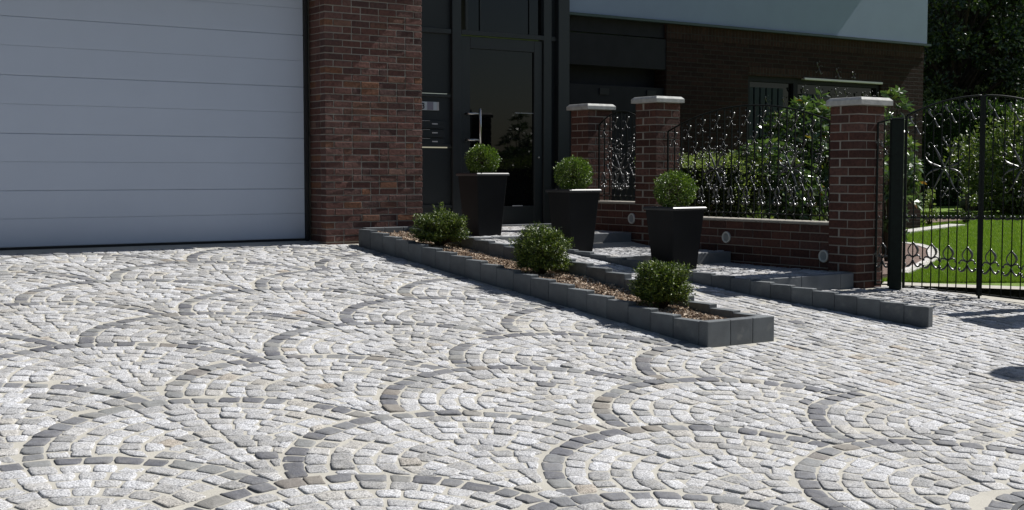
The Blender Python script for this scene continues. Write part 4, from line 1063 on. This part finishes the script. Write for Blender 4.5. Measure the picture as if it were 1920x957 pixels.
# edging, gravel bed in the lawn
def ribbon(name, pts, w_, z_off, m, h=.03, **k):
    mb = MB(); n_ = len(pts)
    for i in range(n_-1):
        a, b = Vector(pts[i]), Vector(pts[i+1]); t = (b-a).normalized(); nn = Vector((-t.y, t.x))*w_/2
        q = [a-nn, b-nn, b+nn, a+nn]; zz = [zgarden(v.x, v.y)+z_off for v in q]
        mb.add([(v.x, v.y, z_) for v, z_ in zip(q, zz)]+[(v.x, v.y, z_+h) for v, z_ in zip(q, zz)], ((0,1,5,4),(1,2,6,5),(2,3,7,6),(3,0,4,7),(4,5,6,7)))
    return mb.build(name, m, **k)
def zg2(px, py):
    # pixel on the garden plane, used to measure the bed outlines
    a = math.atan(1678/2420); pt = math.atan(152.5/2420)
    u = (px-960)/2420; v = (478.5-py)/2420; fw = math.cos(pt)+v*math.sin(pt); up = -math.sin(pt)+v*math.cos(pt)
    r_ = (u*math.cos(a)+fw*math.sin(a), -u*math.sin(a)+fw*math.cos(a), up)
    t = (-1.04-.0212*12)/(r_[2]-.0212*(r_[0]*.57+r_[1]*.822)); return (r_[0]*t, r_[1]*t)
bedp = [zg2(*q) for q in ((1640, 520), (1690, 516), (1728, 500), (1752, 486), (1748, 470), (1722, 462), (1690, 458), (1640, 455))]
sheet('gravel_bed', bedp, lambda x, y: zgarden(x, y)+.02, M_gravel, .5, kind='structure')
ribbon('bed_edging', bedp[1:-1], .13, 0, M_edging, .028, label='pale curved stone edging round the gravel bed in the lawn', cat='edging')
fb = [zg2(*q) for q in ((1735, 411), (1790, 409), (1850, 406), (1850, 410), (1800, 416), (1735, 421))]
sheet('far_bed', fb, lambda x, y: zgarden(x, y)+.02, M_gravel, .6, kind='structure')
ribbon('bed_edging', [zg2(*q) for q in ((1640, 442), (1690, 438), (1735, 432), (1795, 424))], .26, 0, M_edging, .03, label='straight pale stone edging leading from the house corner across the lawn', cat='edging')
# pale strip just inside the gate
st_ = []
for s_, o_ in ((-.15, .35), (1.5, .35), (1.5, .62), (-.15, .62)): st_.append((G0.x+GD.x*s_+GN.x*o_, G0.y+GD.y*s_+GN.y*o_))
sheet('gate_strip', st_, lambda x, y: zgarden(x, y)+.016, M_sand, kind='structure')

# grass blades
n = 150000
u_ = rng.random(n); d_ = 12.2+(rng.random(n)**1.5)*13; px_ = rng.uniform(1655, 1990, n)
uu_ = (px_-960)/2420; gx = FW.x*d_+RT_.x*uu_*d_; gy = FW.y*d_+RT_.y*uu_*d_
keep = ((gx-G0.x)*GN.x+(gy-G0.y)*GN.y > .62+.05*np.sin(gx*9)) & ~((gy > 12.9) & (gx < 17.0)) & (gx > 9.7)
def in_poly(x, y, P):
    r_ = np.zeros(len(x), bool); j = len(P)-1
    for i in range(len(P)):
        xi, yi = P[i]; xj, yj = P[j]
        cnd = ((yi > y) != (yj > y)) & (x < (xj-xi)*(y-yi)/(yj-yi+1e-12)+xi); r_ ^= cnd; j = i
    return r_
keep &= ~in_poly(gx, gy, bedp) & ~in_poly(gx, gy, fb) & ~in_poly(gx, gy, [(9.37,8.2),(10.3,8.2),(11.6,9.6),(13.0,13.0),(9.37,13.0)])
gx, gy, d_ = gx[keep], gy[keep], d_[keep]; n = len(gx)
hh = rng.uniform(.02, .045, n); th = rng.uniform(0, 2*np.pi, n); wd = .0022+.0008*(d_-12)/5
bx = np.cos(th)*wd; by = np.sin(th)*wd; lx = rng.normal(0, .012, n); ly = rng.normal(0, .012, n); gz_ = -1.04+.0212*((gx*.57+gy*.822)-12)
V = np.stack([np.stack([gx-bx, gy-by, gz_], 1), np.stack([gx+bx, gy+by, gz_], 1), np.stack([gx+lx, gy+ly, gz_+hh], 1)], 1).reshape(-1, 3)
np_mesh('grass', V, np.arange(n*3).reshape(-1, 3), M_grass, smooth=False, kind='stuff', label='short green lawn grass beyond the gate', cat='grass')

# shadow caster added outside the view, a small tree whose crown shades the paving
st = empty('shadow_tree', (9.12, 4.76, g(4.76)), label='added round-headed tree right of the view, casting a shadow patch on the paving', cat='tree')
P_, dd = shell(5000, (.26, .17, .16), .3, 1.0); P_[:, 2] += 1.82
V, F = leaves(P_, dd, (.03, .05), (.02, .03), .2, .8); np_mesh('crown', V, F, M_box, parent=st, smooth=False)
mb = MB(); mb.tube([(0, 0, 0), (0, 0, 1.75)], .012, 8); mb.build('trunk', M_bark, st, smooth=True)
